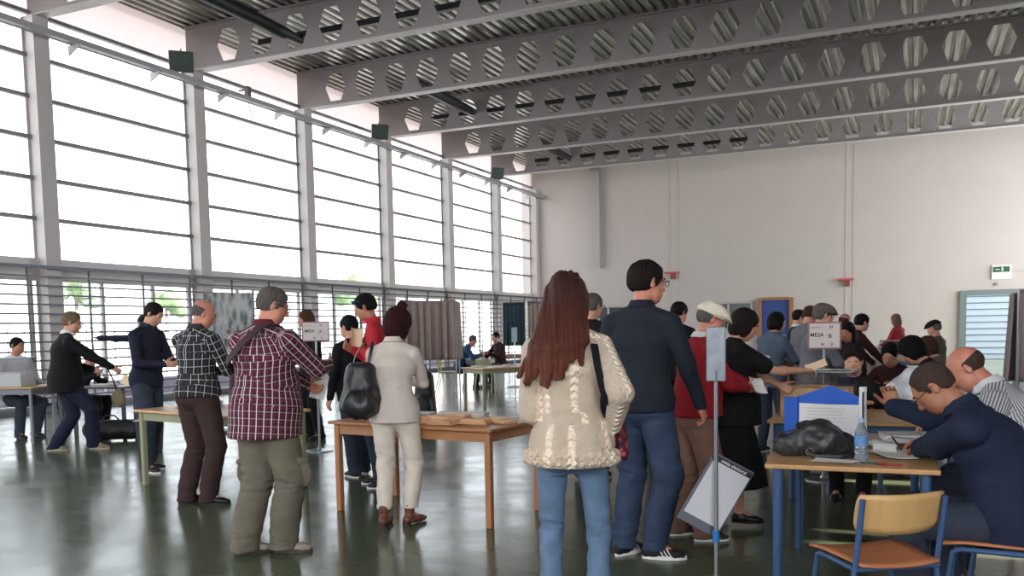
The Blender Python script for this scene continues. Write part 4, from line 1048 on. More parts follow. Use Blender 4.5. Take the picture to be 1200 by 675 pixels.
LT = ['white ballot pile on the table corner by the navy sweater man', 'white ballot pile in the middle of that olive legged table', 'grey white ballot pile just left of the bald man', 'ballot pile right of the bald man on the olive legged table', 'flat ballots near the back edge of the olive legged table']
for i, (x, y, n, r_) in enumerate(((-.52, .02, 8, 8), (-.3, .1, 11, -5), (-.12, -.12, 7, 14), (.5, -.1, 5, 3), (.1, .24, 4, 0))): stack(LT[i], on(T2, x, y, H='T2'), r_, n, M_paper, (.21, .15), 'ballots on the olive legged table', seed=40 + i)
LQ = ['leftmost of four flat ballot piles on the table behind the varnished one', 'second flat ballot pile from the left on the table behind', 'third flat ballot pile from the left on the table behind', 'ballot pile on the far corner of the table behind, by the long hair']
for i, (x, y) in enumerate(((-.5, .15), (-.2, -.1), (.15, .1), (.5, -.05))): stack(LQ[i], on(T4, x, y, H='T4'), i * 11, 5, M_paper, (.25, .18), 'ballots on the table behind', seed=60 + i)
stack('papers on the narrow dark table by the grille', on(T0, .1, 0, H='T0'), 24, 6, M_paper, (.3, .2), seed=70)

# ------------------------------------------------------------------ things on the writing desk
def sheet(label, loc, rot, size=(.21, .297), m=M_paper, tilt=(0, 0), curlz=.012, cat='paper', name='paper', grp=None):
    V = []; n = 8
    for j in range(n + 1):
        for i in range(n + 1):
            u, v = i / n - .5, j / n - .5; V.append((u * size[0], v * size[1], curlz * (4 * u * u + math.sin(v * 4) * .4 * u)))
    F = [(j * (n + 1) + i, j * (n + 1) + i + 1, (j + 1) * (n + 1) + i + 1, (j + 1) * (n + 1) + i) for j in range(n) for i in range(n)]
    o = MB().add(V, F).make(name, m, smooth=True, loc=loc); o.rotation_euler = (tilt[0], tilt[1], R(rot)); md = o.modifiers.new('s', 'SOLIDIFY'); md.thickness = .0012
    return tag(o, label, cat, grp)
sheet('white sheet under the writing hand of the man in dark blue', (-.08, 4.98, .756), 20)
sheet('white sheet at the front edge of the desk beside the black bag', (-.36, 4.66, .756), 82, (.12, .2), curlz=.004)
sheet('loose printed sheet lying in front of the balding man', (-.02, 5.42, .758), 70, curlz=.02)
sheet('sheet leaning out of the papers near the bottle', (-.2, 5.3, .758), 35, (.16, .24), curlz=.02)
def book(label, loc, rot, s, m=M_paper):
    t = thing('voter_list', label, 'bound papers', loc, R(rot)); MB().box((0, 0, s[2] / 2), s).make('pages', m, t, bevel=.002); MB().box((0, 0, s[2] + .001), (s[0] + .004, s[1] + .004, .003)).make('cover', mat('list cover', rgb(206, 204, 200), .7), t); return t
book('thick bound voter list on the desk behind the writing hands', (-.02, 5.68, .752), 12, (.3, .21, .035))
book('second bound list on the desk behind the ballot folder', (.12, 6.9, .752), -8, (.32, .22, .03))
t = thing('paper_roll', 'short white roll of paper beside the water bottle', 'paper roll', (-.13, 5.1, .777), R(75)); MB().tube([(0, -.06, 0), (0, .06, 0)], .024, 16).make('roll', M_paper, t, smooth=True); MB().tube([(0, -.061, 0), (0, .061, 0)], .009, 10).make('core', M_ink, t)
def pen(label, loc, rot, mc, tilt=0):
    t = thing('pen', label, 'pen', loc); t.rotation_euler = (R(tilt), 0, R(rot)); MB().tube([(0, -.06, 0), (0, .055, 0)], .0045, 8).make('barrel', mc, t, smooth=True); MB().tube([(0, .055, 0), (0, .07, 0)], [.004, .001], 8).make('tip', M_ink, t); return t
pen('dark green pen lying at the front of the desk by the bottle', (-.17, 4.66, .7555), 84, mat('pen green', rgb(24, 74, 54), .4))
pen('red pen lying beside the green pen', (-.1, 4.63, .7555), 78, mat('pen red', rgb(160, 36, 36), .4))
pen('black pen held by the man in the dark blue shirt', (-.075, 5.005, .815), 150, M_ink, 40)
# water bottle
t = thing('water_bottle', 'small clear water bottle with a pale blue label on the desk', 'bottle', (-.235, 4.74, .751))
M_pet = mat('clear plastic', rgb(205, 220, 232), .08); M_pet.node_tree.nodes['Principled BSDF'].inputs['Transmission Weight'].default_value = .85; M_pet.node_tree.nodes['Principled BSDF'].inputs['IOR'].default_value = 1.2
MB().lathe([(.005, .0), (.028, 0), (.032, .008), (.032, .03), (.029, .036), (.032, .042), (.032, .06), (.029, .066), (.032, .072), (.032, .135), (.03, .15), (.02, .175), (.0125, .19), (.0125, .205)], n=24).make('body', M_pet, t, smooth=True)
MB().lathe([(.0326, .078), (.0328, .08), (.0328, .128), (.0326, .13)], n=24).make('label', mat('bottle label', rgb(96, 140, 190), .5, var=.3, vscale=40), t, smooth=True)
MB().lathe([(.002, .216), (.014, .215), (.0145, .198), (.0145, .197)], n=18).make('cap', mat('cap blue', rgb(150, 180, 212), .4), t, smooth=True)
# crumpled black leather bag
t = thing('handbag', 'crumpled black leather bag lying on the desk', 'bag', (-.45, 4.86, .75), R(8))
M_lea = mat('black leather', rgb(46, 44, 46), .38, bump=.25, bscale=90, var=.2, vscale=12)
P = [Prim((-.15, 0, .05), (.02, .0, .085), (.07, .055), (.09, .08), k=.04), Prim((.02, 0, .085), (.13, .02, .05), (.09, .07), (.06, .05), k=.04), ell((-.03, .03, .1), (.11, .08, .075), k=.04), ell((-.16, .02, .035), (.06, .06, .045), k=.03)]
def dd(V): return .014 * (1 - 2 * np.abs(vnoise(V * [14, 16, 8] + [0, 0, 2], 3))) + .007 * vnoise(V * 34, 8)
blob('pouch', P, .005, M_lea, t, planes=[((0, 0, .004), (0, 0, -1))], disp=lambda V: dd(V) * np.clip(V[:, 2] * 30, 0, 1), smooth=2)
blob('strap', [Prim(a, b, (.014, .009), (.014, .009), k=.01) for a, b in (((-.02, -.1, .012), (.1, -.115, .014)), ((.1, -.115, .014), (.18, -.05, .018)), ((.18, -.05, .018), (.14, .02, .07)), ((-.02, -.1, .012), (-.06, -.07, .03)))], .005, M_lea, t)
MB().tube([(-.19, .0, .03), (-.225, -.02, .08), (-.2, .0, .12), (-.12, .0, .135)], .0045, 8).make('cord', M_lea, t, smooth=True)
MB().tube([(-.045 + .018 * math.cos(q), -.085, .035 + .018 * math.sin(q)) for q in np.linspace(0, 6.28, 13)], .003, 6).make('buckle', mat('bag metal', rgb(170, 168, 165), .25, .9), t)
# blue ballot case standing open with a sheet
t = thing('folder_case', 'bright blue cardboard case with pitched top holding a white sheet', 'case', (-.49, 5.72, .751), R(-4))
M_blue = mat('bright blue card', rgb(22, 88, 190), .5)
MB().add([(-.165, 0, 0), (.225, 0, 0), (.225, 0, .235), (.03, 0, .315), (-.165, 0, .245)], [(0, 1, 2, 3, 4)]).make('back_panel', M_blue, t).modifiers.new('s', 'SOLIDIFY').thickness = .006
MB().box((-.205, -.01, .12), (.08, .02, .24)).make('side_panel', M_blue, t); MB().box((.222, -.03, .1), (.012, .07, .2)).make('side_panel', M_blue, t); MB().box((.02, -.05, .004), (.4, .1, .006)).make('base', M_blue, t)
sh = MB().add([(-.155, -.012, .006), (.195, -.012, .006), (.195, -.012, .2), (.02, -.02, .2), (-.155, -.012, .205)], [(0, 1, 2, 3, 4)]).make('sheet', M_paper, t); sh.modifiers.new('s', 'SOLIDIFY').thickness = .002
# faint ruled print on the sheet
for q in range(5): MB().box((.0, -.0215, .175 - .02 * q), (.24 - .02 * (q % 3), .001, .0025)).make('print_line', mat('faint print', rgb(176, 178, 184), .8), t)

# ------------------------------------------------------------------ signs on stands
def text(body, size, parent, loc, rot, m=M_ink, ex=.001):
    c = bpy.data.curves.new('lettering', 'FONT'); c.body = body; c.size = size; c.extrude = ex; c.align_x = 'CENTER'; c.align_y = 'CENTER'; c.offset = size * .012
    tmp = bpy.data.objects.new('lettering', c); COL.objects.link(tmp); bpy.context.view_layer.update()
    me = bpy.data.meshes.new_from_object(tmp.evaluated_get(bpy.context.evaluated_depsgraph_get())); bpy.data.objects.remove(tmp)
    o = bpy.data.objects.new('lettering', me); COL.objects.link(o); o.parent = parent; o.location = loc; o.rotation_euler = rot; me.materials.clear(); me.materials.append(m); return o
M_stand = mat('stand metal', rgb(150, 152, 156), .3, .7); M_signf = mat('sign frame', rgb(150, 100, 96), .5); M_signw = mat('sign face', rgb(206, 194, 190), .6)
def mesa(label, loc, rot, zc, w_, h_, letter, pole_top):
    t = thing('table_sign', label, 'sign', loc, R(rot))
    MB().tube([(0, .012, .02), (0, .012, pole_top)], .014, 12).make('pole', M_stand, t, smooth=True)
    MB().lathe([(.16, 0), (.16, .012), (.03, .025), (.02, .05)], n=24).make('base', M_stand, t, smooth=True)
    MB().box((0, 0, zc), (w_, .018, h_)).make('frame', M_signf, t, bevel=.004)
    MB().box((0, -.01, zc), (w_ - .03, .004, h_ - .03)).make('face', M_signw, t)
    text('MESA', h_ * .2, t, (-w_ * .22, -.0135, zc + h_ * .02), (R(90), 0, 0)); text(letter, h_ * .2, t, (w_ * .17, -.0135, zc - h_ * .02), (R(90), 0, 0))
    text('ELECTORAL', h_ * .07, t, (-w_ * .26, -.0135, zc + h_ * .3), (R(90), 0, 0), M_signf); text('07', h_ * .14, t, (w_ * .2, -.0135, zc + h_ * .3), (R(90), 0, 0))
    text('M', h_ * .12, t, (-w_ * .05, -.0135, zc - h_ * .32), (R(90), 0, 0)); text('Z', h_ * .12, t, (w_ * .22, -.0135, zc - h_ * .32), (R(90), 0, 0))
    return t
mesa('table sign reading MESA B on a stand behind the ballot box', (-.745, 8.52, 0), 2, 1.335, .29, .25, 'B', 1.25)
mesa('small table sign reading MESA beside the plaid shirted man', (-6.6, 8.75, 0), 36, 1.46, .33, .24, 'A', 1.4)
# sign seen nearly edge on, on the tall pole in front
t = thing('pole_stand', 'tall metal pole with a grey sign plate and blue collar in front', 'stand', (-.985, 4.85, 0), R(12))
MB().tube([(0, 0, .02), (0, 0, 1.16)], .011, 12).make('pole', M_stand, t, smooth=True)
MB().tube([(0, 0, .25), (0, 0, .31)], .02, 14).make('collar', mat('collar blue', rgb(40, 120, 190), .4), t, smooth=True)
MB().lathe([(.15, 0), (.15, .012), (.03, .03), (.012, .06)], n=24).make('base', M_stand, t, smooth=True)
pl = MB().box((0, 0, 0), (.105, .014, .30)).make('sign_plate', mat('galvanised plate', rgb(132, 136, 142), .4, .5, var=.2, vscale=14), t, bevel=.008); pl.location = (.0, -.012, 1.29)
MB().tube([(0, -.022, 1.15), (0, -.022, 1.2)], .006, 8).make('bolt', M_stand, t)
# hanging poster in a sleeve, tipped on the pole
t = thing('notice_sleeve', 'white notice in a dark edged plastic sleeve hanging tilted from the pole', 'notice', (-1.0, 4.90, .50)); t.rotation_euler = (R(4), R(29), R(20))
MB().box((0, 0, 0), (.25, .006, .43)).make('sleeve', mat('grey plastic sleeve', rgb(92, 94, 104), .25), t, bevel=.002)
MB().box((.004, -.005, .006), (.225, .003, .335)).make('notice', mat('notice paper', rgb(206, 204, 208), .6), t)
MB().box((.0, -.0045, .19), (.24, .003, .03)).make('black_strip', M_ink, t)
text('mesa electoral', .026, t, (.01, -.0068, .19), (R(90), 0, 0), M_paper)
# stand with narrow sign near the distant table
t = thing('narrow_stand', 'white narrow sign on a thin pole by the distant table', 'stand', (-9.0, 19.9, 0), R(24)); MB().tube([(0, 0, .02), (0, 0, 1.15)], .018, 10).make('pole', M_paper, t, smooth=True); MB().box((0, -.01, 1.3), (.14, .02, .36)).make('sign_plate', mat('pale plate', rgb(170, 186, 196), .5), t); MB().lathe([(.22, 0), (.2, .02), (.03, .04)], n=20).make('base', M_paper, t)

# ------------------------------------------------------------------ voting booths with curtains
M_curt = mat('grey brown curtain', rgb(128, 114, 112), .85, bump=.1, bscale=60, var=.06, vscale=5); M_curt2 = mat('taupe curtain', rgb(146, 128, 122), .85, var=.08, vscale=5); M_teal = mat('dark teal curtain', rgb(32, 56, 66), .8, var=.06, vscale=4)
def curtain(parent, p0, p1, z0, z1, m, folds=9, amp=.04, seed=0, sag=.0, name='curtain'):
    n = folds * 10; nv = 14; a = Vector((p0[0], p0[1], 0)); b = Vector((p1[0], p1[1], 0)); d = (b - a); nn = Vector((-d.y, d.x, 0)).normalized(); V = []; rnd = random.Random(seed)
    ph = [rnd.uniform(-.6, .6) for _ in range(folds + 2)]
    for j in range(nv + 1):
        v = j / nv
        for i in range(n + 1):
            u = i / n; q = u * folds; am = amp * (.45 + .75 * v); w_ = math.sin(q * 2 * math.pi + ph[int(q)] * v) * am + .3 * am * math.sin(q * 4.6 * math.pi + 1)
            p = a + d * u + nn * w_; V.append((p.x, p.y, z1 + (z0 - z1) * v - sag * math.sin(u * math.pi) * (1 - v)))
    F = [(j * (n + 1) + i, j * (n + 1) + i + 1, (j + 1) * (n + 1) + i + 1, (j + 1) * (n + 1) + i) for j in range(nv) for i in range(n)]
    o = MB().add(V, F).make(name, m, parent, smooth=True); md = o.modifiers.new('s', 'SOLIDIFY'); md.thickness = .004; return o
def booth(label, loc, rot, w_, d_, zt, m, z0, folds=8, m2=None):
    t = thing('voting_booth', label, 'voting booth', loc, R(rot))
    for x in (-w_ / 2, w_ / 2):
        for y in (-d_ / 2, d_ / 2): MB().tube([(x, y, 0), (x, y, zt)], .014, 8).make('post', M_stand, t, smooth=True)
    MB().tube([(-w_ / 2, -d_ / 2, zt), (w_ / 2, -d_ / 2, zt), (w_ / 2, d_ / 2, zt), (-w_ / 2, d_ / 2, zt), (-w_ / 2, -d_ / 2, zt)], .012, 8).make('rail', M_stand, t)
    curtain(t, (-w_ / 2, -d_ / 2 - .03), (w_ / 2, -d_ / 2 - .03), z0, zt - .01, m, folds)
    curtain(t, (-w_ / 2 - .03, -d_ / 2), (-w_ / 2 - .03, d_ / 2), z0, zt - .01, m2 or m, max(3, folds // 2)); curtain(t, (w_ / 2 + .03, -d_ / 2), (w_ / 2 + .03, d_ / 2), z0, zt - .01, m2 or m, max(3, folds // 2))
    return t
booth('grey curtained voting booth at the right edge behind the striped shirt', (1.17, 8.0, 0), -4, .86, .9, 1.66, M_curt, .98, 5)
booth('taupe curtained voting booth behind the woman with the hair bun', (-8.9, 15.6, 0), 24, 1.05, .9, 2.02, M_curt2, .86, 7)
t = thing('voting_booth', 'dark teal voting booth with a pale post near the far grille', 'voting booth', (-10.55, 23.4, 0), R(24))
curtain(t, (-.36, 0), (.28, 0), .95, 2.18, M_teal, 5, .02); MB().tube([(.33, -.02, 0), (.33, -.02, 2.25)], .025, 8).make('post', M_paper, t); MB().tube([(-.36, 0, 2.2), (1.0, 0, 2.2)], .02, 8).make('rail', M_stand, t); MB().tube([(-.36, 0, 0), (-.36, 0, 2.2)], .02, 8).make('post', M_stand, t)
curtain(t, (.38, 0), (1.0, 0), .85, 2.18, M_curt2, 5, .03); MB().tube([(1.0, 0, 0), (1.0, 0, 2.2)], .02, 8).make('post', M_stand, t)
# grey booth panel with printed pattern beside the bald man
def mk_pat():
    m, nt, b = nodes('patterned grey panel'); tc = nt.nodes.new('ShaderNodeTexCoord'); mp = nt.nodes.new('ShaderNodeMapping'); mp.inputs['Scale'].default_value = (15, 1, 5); nt.links.new(tc.outputs['Object'], mp.inputs['Vector'])
    v = nt.nodes.new('ShaderNodeTexVoronoi'); v.inputs['Scale'].default_value = 1.; nt.links.new(mp.outputs[0], v.inputs['Vector'])
    r = nt.nodes.new('ShaderNodeValToRGB'); r.color_ramp.elements[0].color = rgb(70, 72, 72); r.color_ramp.elements[1].color = rgb(160, 160, 158); r.color_ramp.elements[0].position = .2; r.color_ramp.elements[1].position = .75; nt.links.new(v.outputs['Distance'], r.inputs['Fac']); nt.links.new(r.outputs['Color'], b.inputs['Base Color']); b.inputs['Roughness'].default_value = .5; return m
t = thing('ballot_rack', 'grey rack panel with rows of ballot pockets behind the bald man', 'rack', (-9.15, 10.1, 0), R(38))
MB().box((0, 0, 1.62), (.66, .03, .86)).make('panel', mk_pat(), t)
for sx in (-1, 1): MB().box((sx * .34, 0, 1.05), (.03, .04, 2.06)).make('post', M_grid, t)
MB().box((0, -.1, 1.15), (.66, .28, .05)).make('shelf', M_stand, t)
for r_ in range(2):
    for c_ in range(6): MB().box((-.26 + c_ * .105, -.03, 1.42 + r_ * .12), (.07, .03, .08)).make('pocket', mat('pocket grey', rgb(150, 152, 152), .6), t, bevel=.004)
MB().box((0, 0, .02), (.7, .4, .04)).make('foot', M_grid, t)
# sagging black holdall and tan hat shape near the cardigan
t = thing('holdall', 'round black holdall lying on the floor behind the black cardigan', 'bag', (-10.1, 8.75, 0), R(30))
blob('bag_body', [Prim((-.26, 0, .155), (.26, 0, .155), .14, .14, k=.03)], .012, mat('black nylon', rgb(18, 18, 20), .6, bump=.3, bscale=30), t, planes=[((0, 0, .012), (0, 0, -1))], disp=lambda V: .01 * vnoise(V * 12, 2) * np.clip(V[:, 2] * 20, 0, 1)); MB().tube([(-.12, -.05, .28), (-.06, -.08, .36), (.06, -.08, .36), (.12, -.05, .28)], .012, 8).make('handle', MATS['black nylon'], t, smooth=True)
t = thing('dustbin', 'dark plastic bin by the table leg left of the navy sweater man', 'bin', (-8.6, 8.0, 0)); MB().lathe([(.11, 0), (.14, .005), (.17, .38), (.18, .385), (.165, .37), (.13, .02)], n=24).make('bucket', mat('dark plastic', rgb(28, 34, 44), .4), t, smooth=True); MB().lathe([(.178, .385), (.19, .39), (.19, .405), (.176, .41)], n=24).make('rim', mat('dark plastic rim', rgb(36, 42, 54), .4), t, smooth=True)
# trolley bag near the curtain
t = thing('backpack', 'black rucksack standing beside the taupe curtain', 'bag', (-7.05, 12.1, -.05), R(10)); blob('bag_body', [Prim((0, 0, .2), (0, .0, .75), (.19, .14), (.15, .11), k=.05), ell((0, -.12, .3), (.15, .08, .18), k=.04)], .014, MATS['black nylon'], t, planes=[((0, 0, .05), (0, 0, -1))]); MB().tube([(-.04, 0, .84), (-.03, 0, .95), (.03, 0, .95), (.04, 0, .84)], .01, 8).make('handle', MATS['black nylon'], t)
# clear plastic bag heaped on the far desk
def mk_film():
    return mk_pane('plastic film', True, (.9, .92, .94, 1), .3)
mk_film()
t = blob('plastic_bag', [ell((0, 0, .14), (.22, .16, .15), k=.05), ell((.16, 0, .1), (.16, .13, .11), k=.05), ell((-.02, 0, .27), (.07, .06, .07), k=.05)], .012, mat('white plastic film', rgb(200, 202, 206), .3), None, planes=[((0, 0, .004), (0, 0, -1))], disp=lambda V: .02 * (1 - 2 * np.abs(vnoise(V * 11, 4))) * np.clip(V[:, 2] * 20, 0, 1))
t.location = (.02, 7.45, .75); tag(t, 'crumpled white plastic bag on the desk right of the curly haired woman', 'plastic bag')
# ------------------------------------------------------------------ cloth colours
def cloth(name, c, rough=.85, var=.08, bump=.12, bscale=220, **k): return mat(name, rgb(*c), rough, bump=bump, bscale=bscale, var=var, vscale=9, spec=.25, **k)
C_navy = cloth('navy knit', (30, 32, 48)); C_black = cloth('black cloth', (16, 15, 18)); C_blackj = cloth('black jersey', (15, 14, 16)); C_dblue = cloth('dark blue shirt', (32, 40, 62)); C_char = cloth('midnight shirt', (34, 39, 48))
C_jean = cloth('dark denim', (50, 56, 70), var=.16); C_jean2 = cloth('blue denim', (54, 66, 90), var=.2); C_jeanl = cloth('light blue denim', (96, 118, 144), var=.18); C_brown = cloth('dark brown wool', (60, 42, 42)); C_khaki = cloth('khaki cotton', (106, 98, 84)); C_chino = cloth('brown chino', (118, 88, 74))
C_beige = cloth('pale linen', (206, 194, 182)); C_ivory = cloth('ivory cotton', (218, 206, 190)); C_red = cloth('dark red wool', (138, 24, 34)); C_coral = cloth('coral knit', (170, 56, 58)); C_redp = cloth('red polo', (186, 44, 56)); C_white = cloth('white shirt cloth', (214, 212, 214))
C_steel = cloth('steel blue denim shirt', (86, 100, 116)); C_greyj = cloth('grey jumper', (110, 108, 116)); C_mar = cloth('dark maroon', (56, 26, 30)); C_teal = cloth('petrol blue jumper', (40, 66, 96)); C_cream_knit = None; C_olive = cloth('olive cloth', (96, 92, 72)); C_blk2 = cloth('black wool', (30, 26, 28)); C_tweed = mat('brown grey tweed', rgb(104, 92, 84), .9, bump=.3, bscale=200, var=.2, vscale=60); C_cap = mat('cream cap cloth', rgb(228, 218, 196), .9, bump=.2, bscale=200)
P_red = stripes('red white check', rgb(40, 36, 48), [('v', .046, .1, .13, rgb(190, 176, 180), .45), ('v', .046, .5, .14, rgb(150, 34, 50), .35), ('u', .046, .36, .13, rgb(150, 30, 46), .75), ('u', .046, 0, .13, rgb(220, 206, 208), .85), ('u', .046, -.2, .07, rgb(150, 30, 46), .6)])
P_blk = stripes('black white check', rgb(34, 32, 36), [('u', .062, 0, .09, rgb(190, 188, 190), .8), ('v', .062, .3, .09, rgb(190, 188, 190), .7), ('u', .062, .5, .2, rgb(70, 68, 72), .5)])
P_str = stripes('grey white stripe', rgb(206, 204, 206), [('u', .0165, 0, .45, rgb(70, 74, 92), .85)])
def mk_knit():
    m, nt, b = nodes('cream cable knit'); uv = nt.nodes.new('ShaderNodeUVMap'); uv.uv_map = 'cloth'; sp = nt.nodes.new('ShaderNodeSeparateXYZ'); nt.links.new(uv.outputs[0], sp.inputs[0]); u, v = sp.outputs[0], sp.outputs[1]
    # purl stitch lattice
    a = mathn(nt, 'SINE', mathn(nt, 'MULTIPLY', u, 2 * math.pi / .012)); vv = mathn(nt, 'ADD', v, mathn(nt, 'MULTIPLY', mathn(nt, 'ABSOLUTE', a), .004)); c = mathn(nt, 'SINE', mathn(nt, 'MULTIPLY', vv, 2 * math.pi / .011)); st = mathn(nt, 'MULTIPLY', a, c)
    # cable columns every 11 cm
    f = mathn(nt, 'ABSOLUTE', mathn(nt, 'SUBTRACT', mathn(nt, 'FRACT', mathn(nt, 'ADD', mathn(nt, 'DIVIDE', u, .17), 50.3)), .5)); col = mathn(nt, 'LESS_THAN', f, .09)
    tw = mathn(nt, 'SINE', mathn(nt, 'ADD', mathn(nt, 'MULTIPLY', v, 2 * math.pi / .035), mathn(nt, 'MULTIPLY', f, 22)))
    h = mathn(nt, 'ADD', mathn(nt, 'MULTIPLY', st, mathn(nt, 'SUBTRACT', 1, col)), mathn(nt, 'MULTIPLY', mathn(nt, 'ADD', tw, 1), col))
    bp = nt.nodes.new('ShaderNodeBump'); bp.inputs['Strength'].default_value = .9; bp.inputs['Distance'].default_value = .006; nt.links.new(h, bp.inputs['Height']); nt.links.new(bp.outputs[0], b.inputs['Normal'])
    hh = mathn(nt, 'ADD', mathn(nt, 'MULTIPLY', h, .09), .45, clamp=True); nt.links.new(mixc(nt, hh, rgb(244, 214, 184), rgb(255, 236, 212)), b.inputs['Base Color']); b.inputs['Roughness'].default_value = .9; b.inputs['Specular IOR Level'].default_value = .2; b.inputs['Sheen Weight'].default_value = .3
    return m
C_knit = mk_knit()
S_black = dict(m=mat('black leather shoe', rgb(26, 24, 24), .35)); S_dark = dict(m=mat('dark trainer', rgb(30, 32, 38), .6), sole=MATS['white sole']); S_beige = dict(m=mat('beige suede', rgb(150, 138, 122), .8), sole=mat('brown sole', rgb(70, 56, 46), .6)); S_grey = dict(m=mat('grey trainer', rgb(120, 112, 100), .7), sole=mat('tan sole', rgb(160, 146, 124), .6), thick=1)
SB = MATS
def h(style, m, **k): return dict(style=style, m=MATS[m], **k)
PE = {}
W4 = lambda x, y, z: (x, y, z, 1)

# --- the ten nearest people
PE['plaid'] = person('stout grey haired person in a red and white checked shirt and khaki cargo trousers', (-3.87, 4.55), -2, 1.73, build=1.3, belly=.10, vox=.008, lean=4, nod=22, turn=-42,
    feet=[(.10, .06, 0, 62), (-.11, -.08, 0, 30)], hands=((.16, .47, 1.22), (.0, .42, 1.10)), palm=((-1, 0, .3), (1, 0, .3)), curl=(.7, .8), skin_m=SB['ruddy skin'], poles=((.7, -.5, -.8), (-.7, -.5, -.8)),
    top=dict(m=P_red, hem=-.17, collar=True, ease=.024, wr=.007, sleeve=1., arm=1.12, flare=.015), bottom=dict(m=C_khaki, w=1.4, hem=.09, ease=.016, wr=.012, pockets=1), shoes=S_beige, hair=h('short', 'grey hair', t=.01), glasses='thick')
PE['bald'] = person('bald person in a black and white checked shirt and dark brown trousers', (-5.55, 5.69), 2, 1.73, build=1.08, belly=.04, vox=.009, lean=3, nod=26, turn=-44, 
    feet=[(.10, .0, 0, 68), (-.12, -.02, 0, 30)], hands=((.12, .34, 1.14), (-.0, .36, 1.12)), palm=((-1, 0, .3), (1, 0, .3)), curl=(.8, .8), skin_m=SB['ruddy skin'], top=dict(m=P_blk, hem=-.02, ease=.018, wr=.006, collar=True), bottom=dict(m=C_brown, w=1.2, hem=.078, wr=.009), shoes=S_black, hair=h('bald', 'grey hair'))
PE['navy'] = person('dark haired person in a navy sweater and jeans looking down at papers by the grille', (-7.42, 6.89), -84, 1.79, vox=.010, lean=6, nod=32, turn=6,
    feet=[(.10, .06, 0, 10), (-.12, -.1, 0, -6)], hands=((.12, .34, 1.15), (-.12, .34, 1.16)), palm=((-1, 0, .4), (1, 0, .4)), curl=(.8, .8), skin_m=SB['skin'], top=dict(m=C_navy, hem=-.08, ease=.014, collar=C_dblue), bottom=dict(m=C_jean, w=1.1, hem=.07), shoes=S_dark, hair=h('short', 'dark hair'))
PE['white'] = person('person in a pale jacket, white trousers and brown ankle boots seen from behind', (-3.51, 5.57), 24, 1.58, sex='f', vox=.008, build=1.1, lean=5, nod=22, turn=-34, tilt=4, hsize=1.05,
    feet=[(.11, .02, 0, 34), (-.09, -.02, 0, 6)], hands=((.10, .36, 1.05), (-.05, .33, 1.05)), palm=((-1, 0, .3), (1, 0, .3)), curl=(.8, .8), top=dict(m=C_beige, hem=-.10, ease=.014, flare=.022, wr=.007, bust=.03, collar=True, name='jacket'), bottom=dict(m=C_ivory, w=1.05, hem=.056, ease=.012, wr=.007, len=-.05), shoes=dict(m=mat('brown leather boot', rgb(110, 62, 44), .45), style='boot', heel=1, sole=mat('boot sole', rgb(60, 36, 28), .6)), hair=h('bob', 'maroon hair', bun=1, bunpos=(.03, -.05, .14), t=.02))
PE['cardigan'] = person('grey blond person in a black cardigan stepping forward with an arm stretched low', (-9.81, 7.81), -28, 1.82, vox=.011, lean=6, nod=16, turn=-26, hsize=1.08, belly=.03, build=1.2,
    feet=[(.10, .30, 0, 42), (-.12, -.14, 0, 34)], pelvis=(0, 0, .91), hands=(W4(-9.16, 8.10, .99), (-.12, .35, 1.02)), palm=((-1, 0, -.4), (1, 0, 0)), curl=(.8, .7), skin_m=SB['skin'], top=dict(m=C_black, hem=-.15, ease=.038, flare=.02, name='cardigan', collar=C_white), bottom=dict(m=cloth('navy trousers', (28, 32, 50)), w=1.2, hem=.075), shoes=S_grey, hair=h('short', 'sandy hair', t=.012), glasses='thin')
PE['redpolo'] = person('person with sunglasses on the head and a red polo shirt reading a paper', (-4.53, 6.93), 118, 1.78, vox=.010, lean=4, nod=22, turn=-6,
    feet=[(.10, .03, 0, 10), (-.12, -.05, 0, -6)], hands=(W4(-4.70, 6.78, 1.28), W4(-4.60, 6.74, 1.33)), palm=((-1, 0, .3), (1, 0, .3)), curl=(.8, .9), skin_m=SB['tan skin'], top=dict(m=C_redp, hem=-.08, ease=.014, collar=True), bottom=dict(m=C_jean, w=1.1, hem=.07), shoes=S_dark, hair=h('short', 'black hair', t=.011), glasses='on_head')
PE['blackjk'] = person('dark haired person in a black jacket half hidden behind the red polo', (-5.12, 7.40), 70, 1.58, vox=.012, lean=3, nod=10, turn=10, build=1.1,
    feet=[(.10, .03, 0, 10), (-.12, -.1, 0, 2)], top=dict(m=C_black, hem=-.12, ease=.026, name='jacket'), bottom=dict(m=C_jean, w=1.1, hem=.07), shoes=S_dark, hair=h('short', 'black hair', t=.012))
# foreground woman
def knit_hem(V, s):
    L = V - s['hz']; z = L[:, 2]; a = np.arctan2(L @ s['rt'], L @ s['fw']); band = np.clip(1 - np.abs(z - .04) / .045, 0, 1) ** .5 * (z < .09)
    ph = a * 10; zz = (z - .042) / .027
    w1 = np.exp(-((zz - .75 * np.sin(ph)) ** 2) * 5.); w2 = np.exp(-((zz - .75 * np.sin(ph + 2.09)) ** 2) * 5.); w3 = np.exp(-((zz - .75 * np.sin(ph + 4.19)) ** 2) * 5.)
    return (z < .085) * (.030 * np.maximum(np.maximum(w1, w2), w3) - .006)
LOCK = [((.05, -.04, .03), (.055, -.12, -.03), (.03, -.14, -.12), .045), ((.02, -.06, .04), (-.0, -.14, -.05), (-.03, -.15, -.19), .05), ((-.02, -.06, .04), (-.06, -.14, -.05), (-.10, -.15, -.22), .05), ((-.05, -.05, .03), (-.11, -.12, -.05), (-.17, -.13, -.21), .045), ((-.06, -.03, 0), (-.12, -.09, -.04), (-.22, -.1, -.18), .035), ((.07, -.0, 0), (.08, -.1, -.03), (.07, -.12, -.14), .028)]
